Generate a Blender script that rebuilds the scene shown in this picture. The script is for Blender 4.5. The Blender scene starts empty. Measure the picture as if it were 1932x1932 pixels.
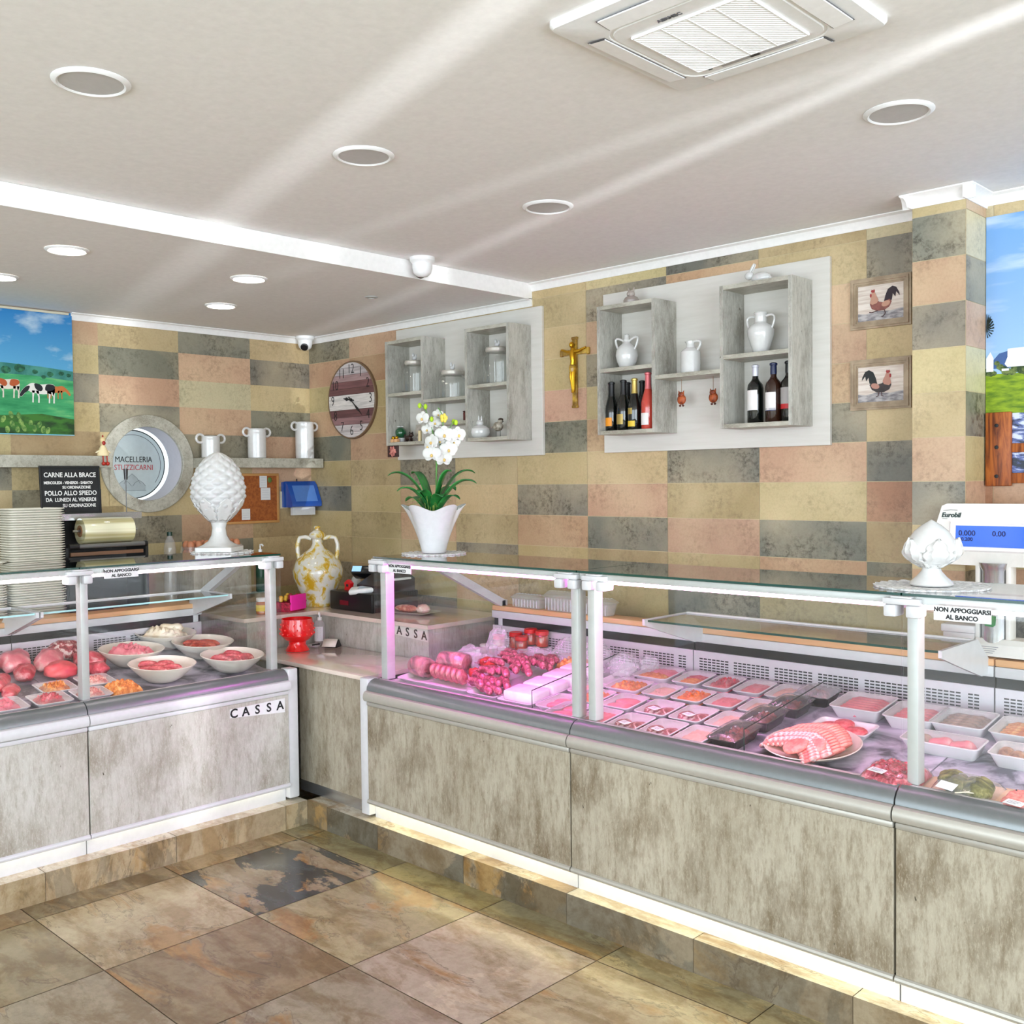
import bpy, bmesh, math, random
from mathutils import Vector, Matrix, noise as mnoise
from math import sin, cos, pi, radians, atan, sqrt

scene = bpy.context.scene
COL = scene.collection

# ------------------------------------------------------------------ camera, light, exposure
cam_data = bpy.data.cameras.new('camera')
cam = bpy.data.objects.new('camera', cam_data); COL.objects.link(cam)
cam_data.sensor_width = 36.0; cam_data.lens = 1923.5/1932*36.0
cam_data.clip_start = 0.05
_r = Vector((0.71960724, 0.69428895, -0.01132618)); _u = Vector((-0.01278883, 0.02956009, 0.99948119)); _f = Vector((-0.69426354, 0.71908905, -0.0301508))
_m = Matrix((_r, _u, -_f)).transposed().to_4x4(); _m.translation = (5.6999, -3.9736, 1.65)
cam.matrix_world = _m
scene.camera = cam

world = bpy.data.worlds.new('daylight'); scene.world = world; world.use_nodes = True
wb = world.node_tree.nodes['Background']; wb.inputs[0].default_value = (0.81, 0.915, 1.0, 1); wb.inputs[1].default_value = 0.8

def area(name, loc, target, sx, sy, power, col=(1, 1, 1)):
    l = bpy.data.lights.new(name, 'AREA'); l.shape = 'RECTANGLE'; l.size = sx; l.size_y = sy; l.energy = power; l.color = col
    o = bpy.data.objects.new(name, l); COL.objects.link(o); o.location = loc
    o.rotation_euler = (Vector(target)-Vector(loc)).to_track_quat('-Z', 'Y').to_euler()
    return o
# daylight through the two glazed shop fronts (behind and to the right of the camera)
area('window_light_right', (8.9, -3.6, 1.5), (0, -2.6, 1.3), 5.5, 2.4, 190, (0.81, 0.915, 1.0))
area('window_light_front', (4.6, -7.6, 1.5), (2.6, 0, 1.3), 6.5, 2.4, 150, (0.81, 0.915, 1.0))

def glint(name, P, T, power, gap, half):
    """sunlight thrown up from the street through the narrow gap between two shutter leaves"""
    P, T = Vector(P), Vector(T); d = (T-P).normalized()
    l = bpy.data.lights.new(name, 'SPOT'); l.energy = power; l.spot_size = radians(44); l.spot_blend = .9; l.shadow_soft_size = .004; l.color = (.92, .97, 1.0)
    o = bpy.data.objects.new(name, l); COL.objects.link(o); o.location = P; o.rotation_euler = d.to_track_quat('-Z', 'Y').to_euler()
    h = Vector((d.x, d.y, 0)).normalized(); sd = Vector((-h.y, h.x, 0)); c = P+h*.5
    for k, sg in enumerate((-1, 1)):  # unseen plates added to narrow the beam into a ceiling streak
        me = bpy.data.meshes.new('window_shutter'); a0, a1 = gap/2, .45
        pts = [c+sd*(sg*a)+Vector((0, 0, z))+h*t for t in (0, .02) for a, z in ((a0, -.6), (a1, -.6), (a1, .9), (a0, .9))]
        me.from_pydata(pts, [], [(0, 1, 2, 3), (7, 6, 5, 4), (0, 4, 5, 1), (1, 5, 6, 2), (2, 6, 7, 3), (3, 7, 4, 0)])
        w = bpy.data.objects.new('window_%d' % half, me); COL.objects.link(w); w['kind'] = 'structure'
glint('street_glint', (9.6, -3.72, 1.0), (1.6, -1.73, 2.62), 850, .011, 1)
glint('street_glint', (9.6, -1.80, 1.2), (2.7, -1.37, 2.69), 330, .009, 2)
glint('street_glint', (9.6, -2.89, 1.0), (1.0, -.36, 2.62), 800, .007, 3)
vs = scene.view_settings
vs.view_transform = 'Standard'; vs.look = 'None'; vs.gamma = 1.0; vs.use_curve_mapping = False
vs.exposure = 0.90
scene.cycles.max_bounces = 10; scene.cycles.transparent_max_bounces = 24
scene.cycles.diffuse_bounces = 5; scene.cycles.glossy_bounces = 4
scene.cycles.caustics_reflective = False; scene.cycles.caustics_refractive = False
scene.cycles.sample_clamp_indirect = 6.0

# ------------------------------------------------------------------ materials
def lin(c):
    if isinstance(c, str):
        c = tuple(int(c[i:i+2], 16)/255 for i in (0, 2, 4))
    elif max(c[:3]) > 1.0: c = tuple(v/255 for v in c[:3])
    return tuple((v/12.92 if v <= .04045 else ((v+.055)/1.055)**2.4) for v in c[:3])+(1,)
MATS = {}
def newmat(name):
    m = bpy.data.materials.new(name); m.use_nodes = True; MATS[name] = m
    nt = m.node_tree; b = nt.nodes['Principled BSDF']
    return m, nt, b
def N(nt, t, **kw):
    n = nt.nodes.new(t)
    for k, v in kw.items():
        if k == 'ins':
            for a, x in v.items(): n.inputs[a].default_value = x
        else: setattr(n, k, v)
    return n
def ramp(nt, stops, src):
    r = N(nt, 'ShaderNodeValToRGB'); e = r.color_ramp.elements
    while len(e) < len(stops): e.new(0.5)
    for i, (p, c) in enumerate(stops): e[i].position = p; e[i].color = c
    nt.links.new(src, r.inputs[0]); return r
def mixc(nt, fac, a, b, mode='MIX'):
    m = N(nt, 'ShaderNodeMix', data_type='RGBA', blend_type=mode)
    for s, v in ((m.inputs[0], fac), (m.inputs[6], a), (m.inputs[7], b)):
        if hasattr(v, 'links'): nt.links.new(v, s)
        else: s.default_value = v
    return m.outputs[2]
def coords(nt, scale=(1, 1, 1), kind='Object', loc=(0, 0, 0), rot=(0, 0, 0)):
    t = N(nt, 'ShaderNodeTexCoord'); mp = N(nt, 'ShaderNodeMapping')
    mp.inputs['Scale'].default_value = scale; mp.inputs['Location'].default_value = loc; mp.inputs['Rotation'].default_value = rot
    nt.links.new(t.outputs[kind], mp.inputs[0]); return mp.outputs[0]
def noise(nt, vec, scale, detail=4, rough=.6, dist=0):
    n = N(nt, 'ShaderNodeTexNoise', ins={'Scale': scale, 'Detail': detail, 'Roughness': rough, 'Distortion': dist})
    nt.links.new(vec, n.inputs['Vector']); return n.outputs[0]
def bump(nt, b, src, strength=.2, dist=.01):
    n = N(nt, 'ShaderNodeBump', ins={'Strength': strength, 'Distance': dist}); nt.links.new(src, n.inputs['Height']); nt.links.new(n.outputs[0], b.inputs['Normal'])
def P(name, col, rough=.5, metal=0, spec=.5, emit=None, es=0, coat=0, bmp=None):
    m, nt, b = newmat(name); b.inputs['Base Color'].default_value = lin(col); b.inputs['Roughness'].default_value = rough
    b.inputs['Metallic'].default_value = metal; b.inputs['Specular IOR Level'].default_value = spec
    if coat: b.inputs['Coat Weight'].default_value = coat
    if emit: b.inputs['Emission Color'].default_value = lin(emit); b.inputs['Emission Strength'].default_value = es
    v = noise(nt, coords(nt), 40, 3)
    if bmp: bump(nt, b, noise(nt, coords(nt), bmp[1], 4), bmp[0], .01)
    else:
        r = ramp(nt, [(0.3, lin(tuple(x*.97 for x in (lin255(col))))), (.7, lin(col))], v); nt.links.new(r.outputs[0], b.inputs['Base Color'])
    return m
def lin255(c):
    if isinstance(c, str): return tuple(int(c[i:i+2], 16) for i in (0, 2, 4))
    return tuple(c) if max(c) > 1 else tuple(v*255 for v in c)
def P2(name, stops, scale=20, rough=.4, detail=6, dist=0, stretch=(1, 1, 1), bmp=0, coat=0, spec=.5, nr=.6):
    """noise ramp material; stops = [(pos, colour)]"""
    m, nt, b = newmat(name); v = noise(nt, coords(nt, stretch), scale, detail, nr, dist)
    r = ramp(nt, [(p, lin(c)) for p, c in stops], v); nt.links.new(r.outputs[0], b.inputs['Base Color'])
    b.inputs['Roughness'].default_value = rough; b.inputs['Specular IOR Level'].default_value = spec
    if coat: b.inputs['Coat Weight'].default_value = coat
    if bmp: bump(nt, b, v, bmp, .01)
    return m
def glassmat(name, tint=(1, 1, 1), refl=1.0, rough=.02, base=0.0, basecol=(1, 1, 1)):
    m = bpy.data.materials.new(name); m.use_nodes = True; MATS[name] = m; nt = m.node_tree; nt.nodes.clear()
    out = N(nt, 'ShaderNodeOutputMaterial'); tr = N(nt, 'ShaderNodeBsdfTransparent'); tr.inputs[0].default_value = tint+(1,)
    gl = N(nt, 'ShaderNodeBsdfGlossy'); gl.inputs['Roughness'].default_value = rough
    lw = N(nt, 'ShaderNodeLayerWeight'); lw.inputs[0].default_value = .5
    pw = N(nt, 'ShaderNodeMath', operation='POWER'); pw.inputs[1].default_value = 5; nt.links.new(lw.outputs['Facing'], pw.inputs[0])
    mu = N(nt, 'ShaderNodeMath', operation='MULTIPLY_ADD'); mu.inputs[1].default_value = .9*refl; mu.inputs[2].default_value = .035*refl; mu.use_clamp = True; nt.links.new(pw.outputs[0], mu.inputs[0])
    mx = N(nt, 'ShaderNodeMixShader'); nt.links.new(mu.outputs[0], mx.inputs[0]); nt.links.new(tr.outputs[0], mx.inputs[1]); nt.links.new(gl.outputs[0], mx.inputs[2])
    last = mx
    if base:
        d = N(nt, 'ShaderNodeBsdfDiffuse'); d.inputs[0].default_value = basecol+(1,)
        m2 = N(nt, 'ShaderNodeMixShader'); m2.inputs[0].default_value = base
        nt.links.new(mx.outputs[0], m2.inputs[1]); nt.links.new(d.outputs[0], m2.inputs[2]); last = m2
    nt.links.new(last.outputs[0], out.inputs[0]); return m
def filmmat(name, base=.12, col=(.95, .93, .97), scale=30):
    """crinkled cling film / thin plastic bag"""
    m = glassmat(name, (1, 1, 1), 1.6, .12, base, col); nt = m.node_tree
    v = noise(nt, coords(nt), scale, 4, .6); bn = N(nt, 'ShaderNodeBump', ins={'Strength': .8, 'Distance': .01}); nt.links.new(v, bn.inputs['Height'])
    for n in nt.nodes:
        if n.type == 'BSDF_GLOSSY': nt.links.new(bn.outputs[0], n.inputs['Normal'])
    return m

# ------------------------------------------------------------------ mesh builder
class MB:
    def __init__(s): s.bm = bmesh.new(); s.mi = 0; s.M = Matrix()
    def V(s, co): return s.bm.verts.new(s.M @ Vector(co))
    def F(s, vs):
        try: f = s.bm.faces.new(vs)
        except ValueError: return None
        f.material_index = s.mi; return f
    def poly(s, pts): return s.F([s.V(p) for p in pts])
    def box(s, x0, x1, y0, y1, z0, z1, bev=0, seg=2):
        v = [s.V((x, y, z)) for z in (z0, z1) for x, y in ((x0, y0), (x1, y0), (x1, y1), (x0, y1))]
        fs = [s.F([v[i] for i in q]) for q in ((3, 2, 1, 0), (4, 5, 6, 7), (0, 1, 5, 4), (1, 2, 6, 5), (2, 3, 7, 6), (3, 0, 4, 7))]
        if bev:
            es = list({e for f in fs for e in f.edges})
            r = bmesh.ops.bevel(s.bm, geom=es, offset=bev, segments=seg, affect='EDGES', profile=.5)
            for f in r['faces']: f.material_index = s.mi
        return fs
    def prism(s, pts, fn, d0, d1):
        """extrude 2D outline pts; fn(a,b,d)->3D"""
        a = [s.V(fn(p[0], p[1], d0)) for p in pts]; b = [s.V(fn(p[0], p[1], d1)) for p in pts]
        n = len(pts); s.F(a[::-1]); s.F(b)
        for i in range(n): s.F([a[i], a[(i+1) % n], b[(i+1) % n], b[i]])
    def loft(s, rings, cap0=True, cap1=True, close=False):
        R = [[s.V(p) for p in r] for r in rings]; n = len(R[0])
        for k in range(len(R)-1 + (1 if close else 0)):
            A, B = R[k], R[(k+1) % len(R)]
            for i in range(n): s.F([A[i], A[(i+1) % n], B[(i+1) % n], B[i]])
        if not close:
            if cap0: s.F(R[0][::-1])
            if cap1: s.F(R[-1])
    def lathe(s, prof, seg=32, c=(0, 0, 0), fn=None, cap0=True, cap1=True):
        rings = []
        for r, z in prof:
            ring = []
            for i in range(seg):
                a = 2*pi*i/seg; rr = r*(fn(a, z) if fn else 1)
                ring.append((c[0]+rr*cos(a), c[1]+rr*sin(a), c[2]+z))
            rings.append(ring)
        s.loft(rings, cap0, cap1)
    def tube(s, path, r, seg=8, cap=True, closed=False, flat=1.0):
        path = [Vector(p) for p in path]; n = len(path); rings = []; up = None
        for i, p in enumerate(path):
            if closed: t = path[(i+1) % n]-path[i-1]
            else: t = path[min(i+1, n-1)]-path[max(i-1, 0)]
            t.normalize()
            if up is None:
                up = Vector((0, 0, 1)) if abs(t.z) < .9 else Vector((1, 0, 0))
            sd = t.cross(up); 
            if sd.length < 1e-5: sd = t.orthogonal()
            sd.normalize(); up = sd.cross(t).normalized()
            rr = r[i] if isinstance(r, (list, tuple)) else r
            rings.append([p+sd*(rr*cos(2*pi*k/seg))+up*(rr*flat*sin(2*pi*k/seg)) for k in range(seg)])
        s.loft(rings, cap, cap, closed)
    def ell(s, c, r, seg=16, ring=10, rot=None, fn=None):
        c = Vector(c); rot = rot or Matrix.Identity(3); rings = []
        if not isinstance(r, (tuple, list)): r = (r, r, r)
        for j in range(1, ring):
            t = pi*j/ring; rg = []
            for i in range(seg):
                a = 2*pi*i/seg; d = Vector((sin(t)*cos(a), sin(t)*sin(a), -cos(t)))
                k = fn(d) if fn else 1
                rg.append(c+rot @ Vector((d.x*r[0]*k, d.y*r[1]*k, d.z*r[2]*k)))
            rings.append(rg)
        R = [[s.V(p) for p in q] for q in rings]
        b = s.V(c+rot @ Vector((0, 0, -r[2]*(fn(Vector((0, 0, -1))) if fn else 1)))); t = s.V(c+rot @ Vector((0, 0, r[2]*(fn(Vector((0, 0, 1))) if fn else 1))))
        for k in range(len(R)-1):
            for i in range(seg): s.F([R[k][i], R[k][(i+1) % seg], R[k+1][(i+1) % seg], R[k+1][i]])
        for i in range(seg):
            s.F([b, R[0][(i+1) % seg], R[0][i]]); s.F([t, R[-1][i], R[-1][(i+1) % seg]])
    def grid(s, fn, nu, nv):
        g = [[s.V(fn(i/nu, j/nv)) for j in range(nv+1)] for i in range(nu+1)]
        for i in range(nu):
            for j in range(nv): s.F([g[i][j], g[i+1][j], g[i+1][j+1], g[i][j+1]])
    def build(s, name, mats, parent=None, loc=None, rot=None, ang=35, label=None, cat=None, group=None, kind=None, solid=0):
        me = bpy.data.meshes.new(name); bmesh.ops.recalc_face_normals(s.bm, faces=s.bm.faces)
        s.bm.to_mesh(me); s.bm.free()
        for m in (mats if isinstance(mats, (list, tuple)) else [mats]): me.materials.append(m)
        return mkobj(name, me, parent, loc, rot, ang, label, cat, group, kind, solid)
def mkobj(name, me, parent=None, loc=None, rot=None, ang=35, label=None, cat=None, group=None, kind=None, solid=0):
    o = bpy.data.objects.new(name, me); COL.objects.link(o)
    for p in me.polygons: p.use_smooth = True
    me.set_sharp_from_angle(angle=radians(ang))
    if parent: o.parent = parent
    if loc: o.location = loc
    if rot: o.rotation_euler = rot
    if solid:
        md = o.modifiers.new('solid', 'SOLIDIFY'); md.thickness = solid; md.offset = 0
    tag(o, label, cat, group, kind); return o
def tag(o, label=None, cat=None, group=None, kind=None):
    for k, v in (('label', label), ('category', cat), ('group', group), ('kind', kind)):
        if v: o[k] = v
    return o
def thing(name, label, cat, loc=(0, 0, 0), rot=(0, 0, 0), group=None):
    o = bpy.data.objects.new(name, None); COL.objects.link(o); o.empty_display_size = .05
    o.location = loc; o.rotation_euler = rot; return tag(o, label, cat, group)
def dup(root, loc, rot=None, label=None, group=None, scale=None, mat=None):
    r = root.copy(); COL.objects.link(r); r.location = loc
    if rot is not None: r.rotation_euler = rot
    if label: r['label'] = label
    if group: r['group'] = group
    if scale: r.scale = scale if isinstance(scale, tuple) else (scale,)*3
    for ch in list(root.children):
        c = ch.copy(); COL.objects.link(c); c.parent = r
        for g in list(ch.children):
            d = g.copy(); COL.objects.link(d); d.parent = c
    return r
def text(body, size, m, parent=None, loc=(0, 0, 0), rot=(0, 0, 0), name='lettering', ext=.0006, align='CENTER', spacing=1.0, sx=1.0, bold=0.0, shear=0.0):
    cu = bpy.data.curves.new(name, 'FONT'); cu.body = body; cu.size = size; cu.extrude = ext; cu.align_x = align; cu.align_y = 'CENTER'
    cu.space_character = spacing; cu.offset = bold; cu.shear = shear; cu.resolution_u = 3
    t = bpy.data.objects.new('tmp_text', cu); COL.objects.link(t)
    dg = bpy.context.evaluated_depsgraph_get(); me = bpy.data.meshes.new_from_object(t.evaluated_get(dg))
    bpy.data.objects.remove(t); bpy.data.curves.remove(cu)
    me.transform(Matrix.Diagonal((sx, 1, 1, 1))); me.materials.clear(); me.materials.append(m); me.name = name
    return mkobj(name, me, parent, loc, rot)
def rr(w, d, r, z, n=4, cx=0, cy=0):
    """rounded rectangle ring"""
    pts = []
    for k, (sx, sy) in enumerate(((1, 1), (-1, 1), (-1, -1), (1, -1))):
        for i in range(n+1):
            a = k*pi/2+i*pi/2/n
            pts.append((cx+sx*(w/2-r)+r*cos(a), cy+sy*(d/2-r)+r*sin(a), z))
    return pts
def circ(r, z, n=24, cx=0, cy=0): return [(cx+r*cos(2*pi*i/n), cy+r*sin(2*pi*i/n), z) for i in range(n)]
WALLB = (pi/2, 0, 0)            # lettering on a wall facing -y
WALLL = (pi/2, 0, pi/2)         # lettering on a wall facing +x
ORD = ['first', 'second', 'third', 'fourth', 'fifth', 'sixth', 'seventh', 'eighth', 'ninth', 'tenth', 'eleventh', 'twelfth']
# ------------------------------------------------------------------ material library
M_ceil = P('ceiling_paint', (240, 238, 237), .85)
M_white = P('white_paint', (240, 240, 240), .4)
M_cornice = P('cornice_white', (244, 242, 240), .5)
M_alu = P('satin_aluminium', (198, 198, 196), .4, .15)
M_alu2 = P('grey_bumper', (178, 174, 164), .38, .35)
M_gask = P('graphite_profile', (128, 133, 134), .33, .55)
M_powder = P('white_powder_coat', (208, 208, 210), .35)
M_black = P('black_plastic', (18, 18, 20), .35)
M_dark = P('dark_recess', (38, 36, 38), .5)
M_cer = P('white_ceramic', (218, 217, 215), .14, coat=.4)
M_cerm = P('white_ceramic_soft', (208, 208, 208), .3)
M_glass = glassmat('clear_glass', (.985, .995, .99), 1.0)
M_tglass = glassmat('top_glass', (.975, .985, .98), 1.5)
M_edge = P('green_glass_edge', (10, 62, 52), .15)
M_edge2 = P('aqua_glass_edge', (175, 226, 228), .15)
M_film = filmmat('cling_film', .06, scale=14)
M_bag = filmmat('plastic_bag', .24, (.95, .9, .97), 22)
M_clear = glassmat('clear_plastic', (.97, .97, .97), 1.6, .08, .16, (.95, .95, .97))
M_foam = P('white_foam', (244, 240, 240), .6)
M_paper = P('white_paper', (226, 226, 226), .7)
M_ink = P('black_ink', (20, 20, 22), .6)
M_wood = P2('beech_worktop', [(.3, (214, 160, 112)), (.7, (230, 182, 136))], 6, .45, 4, 0, (.4, 8, 8))
M_counter = P('blush_quartz_top', (222, 205, 192), .12, coat=.5)
M_gold = P('gold', (212, 160, 40), .25, .9)
M_red = P('red_enamel', (225, 22, 24), .18, coat=.5)
M_steel = P('stainless', (190, 190, 190), .25, .9)

def laminate(name, c0, c1, c2, horiz=False):
    m, nt, b = newmat(name)
    q = lambda a, z: (a, a, z) if not horiz else (z, a, a)
    grain = noise(nt, coords(nt, q(22, 4.5)), 2.2, 9, .80); fine = noise(nt, coords(nt, q(70, 22)), 2.4, 6, .8)
    big = noise(nt, coords(nt, q(1.7, .8)), 2.3, 5, .6, .4); blot = noise(nt, coords(nt, q(3.2, 1.6), loc=(3, 1, 7)), 2.1, 6, .62)
    r = ramp(nt, [(.30, lin(c1)), (.58, lin(c0))], big)
    c = mixc(nt, ramp(nt, [(.50, (0, 0, 0, 1)), (.70, (.85, .85, .85, 1))], blot).outputs[0], r.outputs[0], lin(c2))
    c = mixc(nt, ramp(nt, [(.36, (.7, .7, .7, 1)), (.54, (0, 0, 0, 1))], grain).outputs[0], c, lin(tuple(.75*a+.25*b_ for a, b_ in zip(lin255(c2), lin255(c1)))))
    c = mixc(nt, ramp(nt, [(.50, (0, 0, 0, 1)), (.62, (.45, .45, .45, 1))], fine).outputs[0], c, lin(tuple(min(255, v*1.08) for v in lin255(c0))))
    sp = noise(nt, coords(nt, q(14, 8)), 4, 2, .5)
    c = mixc(nt, ramp(nt, [(.215, (1, 1, 1, 1)), (.26, (0, 0, 0, 1))], sp).outputs[0], c, lin((70, 62, 48)))
    nt.links.new(c, b.inputs['Base Color']); b.inputs['Roughness'].default_value = .42
    bump(nt, b, grain, .08, .003); return m
M_lam = laminate('weathered_laminate', (172, 164, 146), (150, 140, 120), (100, 84, 60))
M_laml = laminate('weathered_laminate_pale', (192, 190, 182), (176, 172, 162), (140, 132, 116))
M_shelf = laminate('whitewashed_timber', (186, 184, 175), (162, 159, 150), (118, 113, 102))
M_shelfh = laminate('whitewashed_timber_flat', (190, 187, 174), (164, 160, 146), (122, 116, 100), True)
M_panel = P2('pale_grey_panel', [(.3, (208, 204, 196)), (.7, (218, 215, 208))], 3, .5, 5, 0, (1.2, 1, 14))

# tiled wall: one colour attribute per tile, alpha holds how speckled it is
def tilemat(name, rough, sc, bstr):
    m, nt, b = newmat(name); at = N(nt, 'ShaderNodeAttribute', attribute_name='Tile')
    v = coords(nt)
    n1 = noise(nt, v, 38*sc, 8, .78); n2 = noise(nt, v, 5*sc, 5, .6); n3 = noise(nt, v, 2.2*sc, 3, .5)
    pat = N(nt, 'ShaderNodeMath', operation='MULTIPLY'); nt.links.new(ramp(nt, [(.46, (0, 0, 0, 1)), (.6, (1, 1, 1, 1))], n1).outputs[0], pat.inputs[0]); nt.links.new(ramp(nt, [(.42, (0, 0, 0, 1)), (.62, (1, 1, 1, 1))], n2).outputs[0], pat.inputs[1])
    f = N(nt, 'ShaderNodeMath', operation='MULTIPLY'); nt.links.new(pat.outputs[0], f.inputs[0]); nt.links.new(at.outputs['Alpha'], f.inputs[1])
    lightv = mixc(nt, ramp(nt, [(.4, (0, 0, 0, 1)), (.7, (.35, .35, .35, 1))], n3).outputs[0], at.outputs['Color'], lin((238, 218, 178)), 'MIX')
    dk = mixc(nt, 1.0, lightv, (.30, .27, .24, 1), 'MULTIPLY')
    c = mixc(nt, f.outputs[0], lightv, dk)
    fine = mixc(nt, ramp(nt, [(.35, (.22, .22, .22, 1)), (.55, (0, 0, 0, 1))], noise(nt, v, 90*sc, 4, .7)).outputs[0], c, mixc(nt, 1.0, c, (.6, .52, .45, 1), 'MULTIPLY'))
    nt.links.new(fine, b.inputs['Base Color']); b.inputs['Roughness'].default_value = rough
    bump(nt, b, n1, bstr, .003); return m
M_tile = tilemat('stone_look_tile', .42, 1.0, .08)
M_grout = P('cream_grout', (214, 196, 158), .8)
TC = {'Y': ((186, 166, 122), .35), 'P': ((190, 154, 126), .42), 'G': ((120, 118, 106), 1.0), 'T': ((172, 150, 112), .5), 'R': ((172, 130, 104), .5), 'O': ((194, 182, 148), .45)}

def tiles(name, rects, to3, mats, gap=.0022, depth=.004, kind='structure'):
    """rects = (a0,a1,b0,b1,code); to3(a,b,d) -> world; grout sheet behind raised tiles"""
    bm = bmesh.new(); lay = bm.loops.layers.float_color.new('Tile')
    def add(pts, mi, col):
        f = bm.faces.new([bm.verts.new(to3(*p)) for p in pts]); f.material_index = mi
        for l in f.loops: l[lay] = col
    rnd = random.Random(7)
    A0 = min(r[0] for r in rects); A1 = max(r[1] for r in rects); B0 = min(r[2] for r in rects); B1 = max(r[3] for r in rects)
    for a0, a1, b0, b1, code in rects:
        if isinstance(code, str):
            c, al = TC[code]; j = rnd.uniform(-9, 9); c = tuple(v+j+rnd.uniform(-3, 3) for v in c)
        else: c, al = code
        col = lin(c)[:3]+(al,)
        g = gap/2; add([(a0+g, b0+g, 0), (a1-g, b0+g, 0), (a1-g, b1-g, 0), (a0+g, b1-g, 0)], 0, col)
        add([(a0, b0, -depth*.5), (a1, b0, -depth*.5), (a1, b1, -depth*.5), (a0, b1, -depth*.5)], 1, (1, 1, 1, 0))
    me = bpy.data.meshes.new(name); bm.to_mesh(me); bm.free()
    for m in mats: me.materials.append(m)
    o = bpy.data.objects.new(name, me); COL.objects.link(o); o['kind'] = kind; return o

# ------------------------------------------------------------------ the room
Z0, HR, XS, WT = 1.6319, .1622, 1.9072, .4892       # tile rows and columns
rows_b = {  # row: codes from column -4 to 5
 6: 'TPYYYYGTOY', 5: 'GPYYYGPYGY', 4: 'PRYPYPTPGP', 3: 'YYGTYGTPYG', 2: 'PYTYPYGPGY', 1: 'GPYTGPYGYR', 0: 'YTGTYYGPGG', -1: 'GYPYGPTYRP', -2: 'YTPTPGPGTY', -3: 'TYTGYTYPGR', -4: 'GTYPTYGTYG', -5: 'YPGYTGPYGT', -6: 'TYTGYPTGYP', -7: 'GYPTYGYTPG', -8: 'YTGYPYTGYT', -9: 'PGYTGTYPGY', -10: 'TYPGYGTYPG'}
def colx(i): return XS+i*WT
rects = []
rnd = random.Random(3)
for r, codes in rows_b.items():
    z0, z1 = Z0+r*HR, Z0+(r+1)*HR
    z0 = max(z0, 0); z1 = min(z1, 2.70)
    if z1 <= z0: continue
    for k in range(-4, 14):
        a0, a1 = max(colx(k), 0), colx(k+1)
        if a1 <= a0: continue
        rects.append((a0, a1, z0, z1, codes[k+4] if k+4 < len(codes) else rnd.choice('YGPTY')))
tiles('wall_back', rects, lambda a, b, d: (a, -d-.0, b), [M_tile, M_grout])
rows_l = {6: 'TPYGT', 5: 'YPTGY', 4: 'PYGPG', 3: 'YGPOY', 2: 'TYGPG', 1: 'YTYGP', 0: 'GYYTP', -1: 'YGYYT', -2: 'TYGPT', -3: 'YTYGY', -4: 'GYTYP', -5: 'YGPTY', -6: 'TYGYT', -7: 'YPTGY', -8: 'GTYPT', -9: 'YGTYY', -10: 'TYPGY'}
edges_l = [-12, -2.4, -1.91, -1.426, -.937, -.448, 0]
rects = []
for r, codes in rows_l.items():
    z0, z1 = max(Z0+r*HR, 0), min(Z0+(r+1)*HR, 2.62)
    if z1 <= z0: continue
    es = edges_l[1:]; k = 0
    for a0, a1 in zip(es[:-1], es[1:]):
        if r in (1, 0) and a0 < -.94 and False: continue
        rects.append((a0, a1, z0, z1, codes[k])); k += 1
    a = -2.4
    while a > -6: rects.append((a-.489, a, z0, z1, rnd.choice('YGPT'))); a -= .489
# round opening behind the shop sign: the tiles it cuts through are left out around it
HC, HZ, HRAD = -1.147, 1.777, .222
solid, cut = [], []
for q in rects:
    (cut if (q[0] < HC+HRAD and q[1] > HC-HRAD and q[2] < HZ+HRAD and q[3] > HZ-HRAD) else solid).append(q)
ny = 14
for a0, a1, b0, b1, c in cut:
    # slice a cut tile into strips that stop at the circle
    n = 10
    for k in range(n):
        s0, s1 = b0+(b1-b0)*k/n, b0+(b1-b0)*(k+1)/n; zm = (s0+s1)/2-HZ
        if abs(zm) >= HRAD: solid.append((a0, a1, s0, s1, TC[c])); continue
        h = sqrt(HRAD**2-zm**2)
        if a0 < HC-h: solid.append((a0, min(a1, HC-h), s0, s1, TC[c]))
        if a1 > HC+h: solid.append((max(a0, HC+h), a1, s0, s1, TC[c]))
tiles('wall_left', solid, lambda a, b, d: (d, a, b), [M_tile, M_grout], gap=0.0)
# column (boxed pier) in front of the back wall
CX0, CX1, CY = 4.132, 4.326, -.2
cr_f = {6: 'Y', 5: 'G', 4: 'P', 3: 'G', 2: 'Y', 1: 'Y', 0: 'P', -1: 'G', -2: 'Y', -3: 'R'}
cr_s = {6: 'P', 5: 'O', 4: 'G', 3: 'P', 2: 'O', 1: 'G', 0: 'Y', -1: 'P', -2: 'Y', -3: 'G'}
fr, sd = [], []
for r in range(-10, 7):
    z0, z1 = max(Z0+r*HR, 0), min(Z0+(r+1)*HR, 2.69)
    if z1 <= z0: continue
    fr.append((CX0, CX1, z0, z1, cr_f.get(r, 'Y'))); sd.append((CY, 0, z0, z1, cr_s.get(r, 'T')))
tiles('wall_pier_front', fr, lambda a, b, d: (a, CY-d, b), [M_tile, M_grout])
tiles('wall_pier_right', sd, lambda a, b, d: (CX1+d, a, b), [M_tile, M_grout])
tiles('wall_pier_left', sd, lambda a, b, d: (CX0-d, a, b), [M_tile, M_grout])

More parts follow.
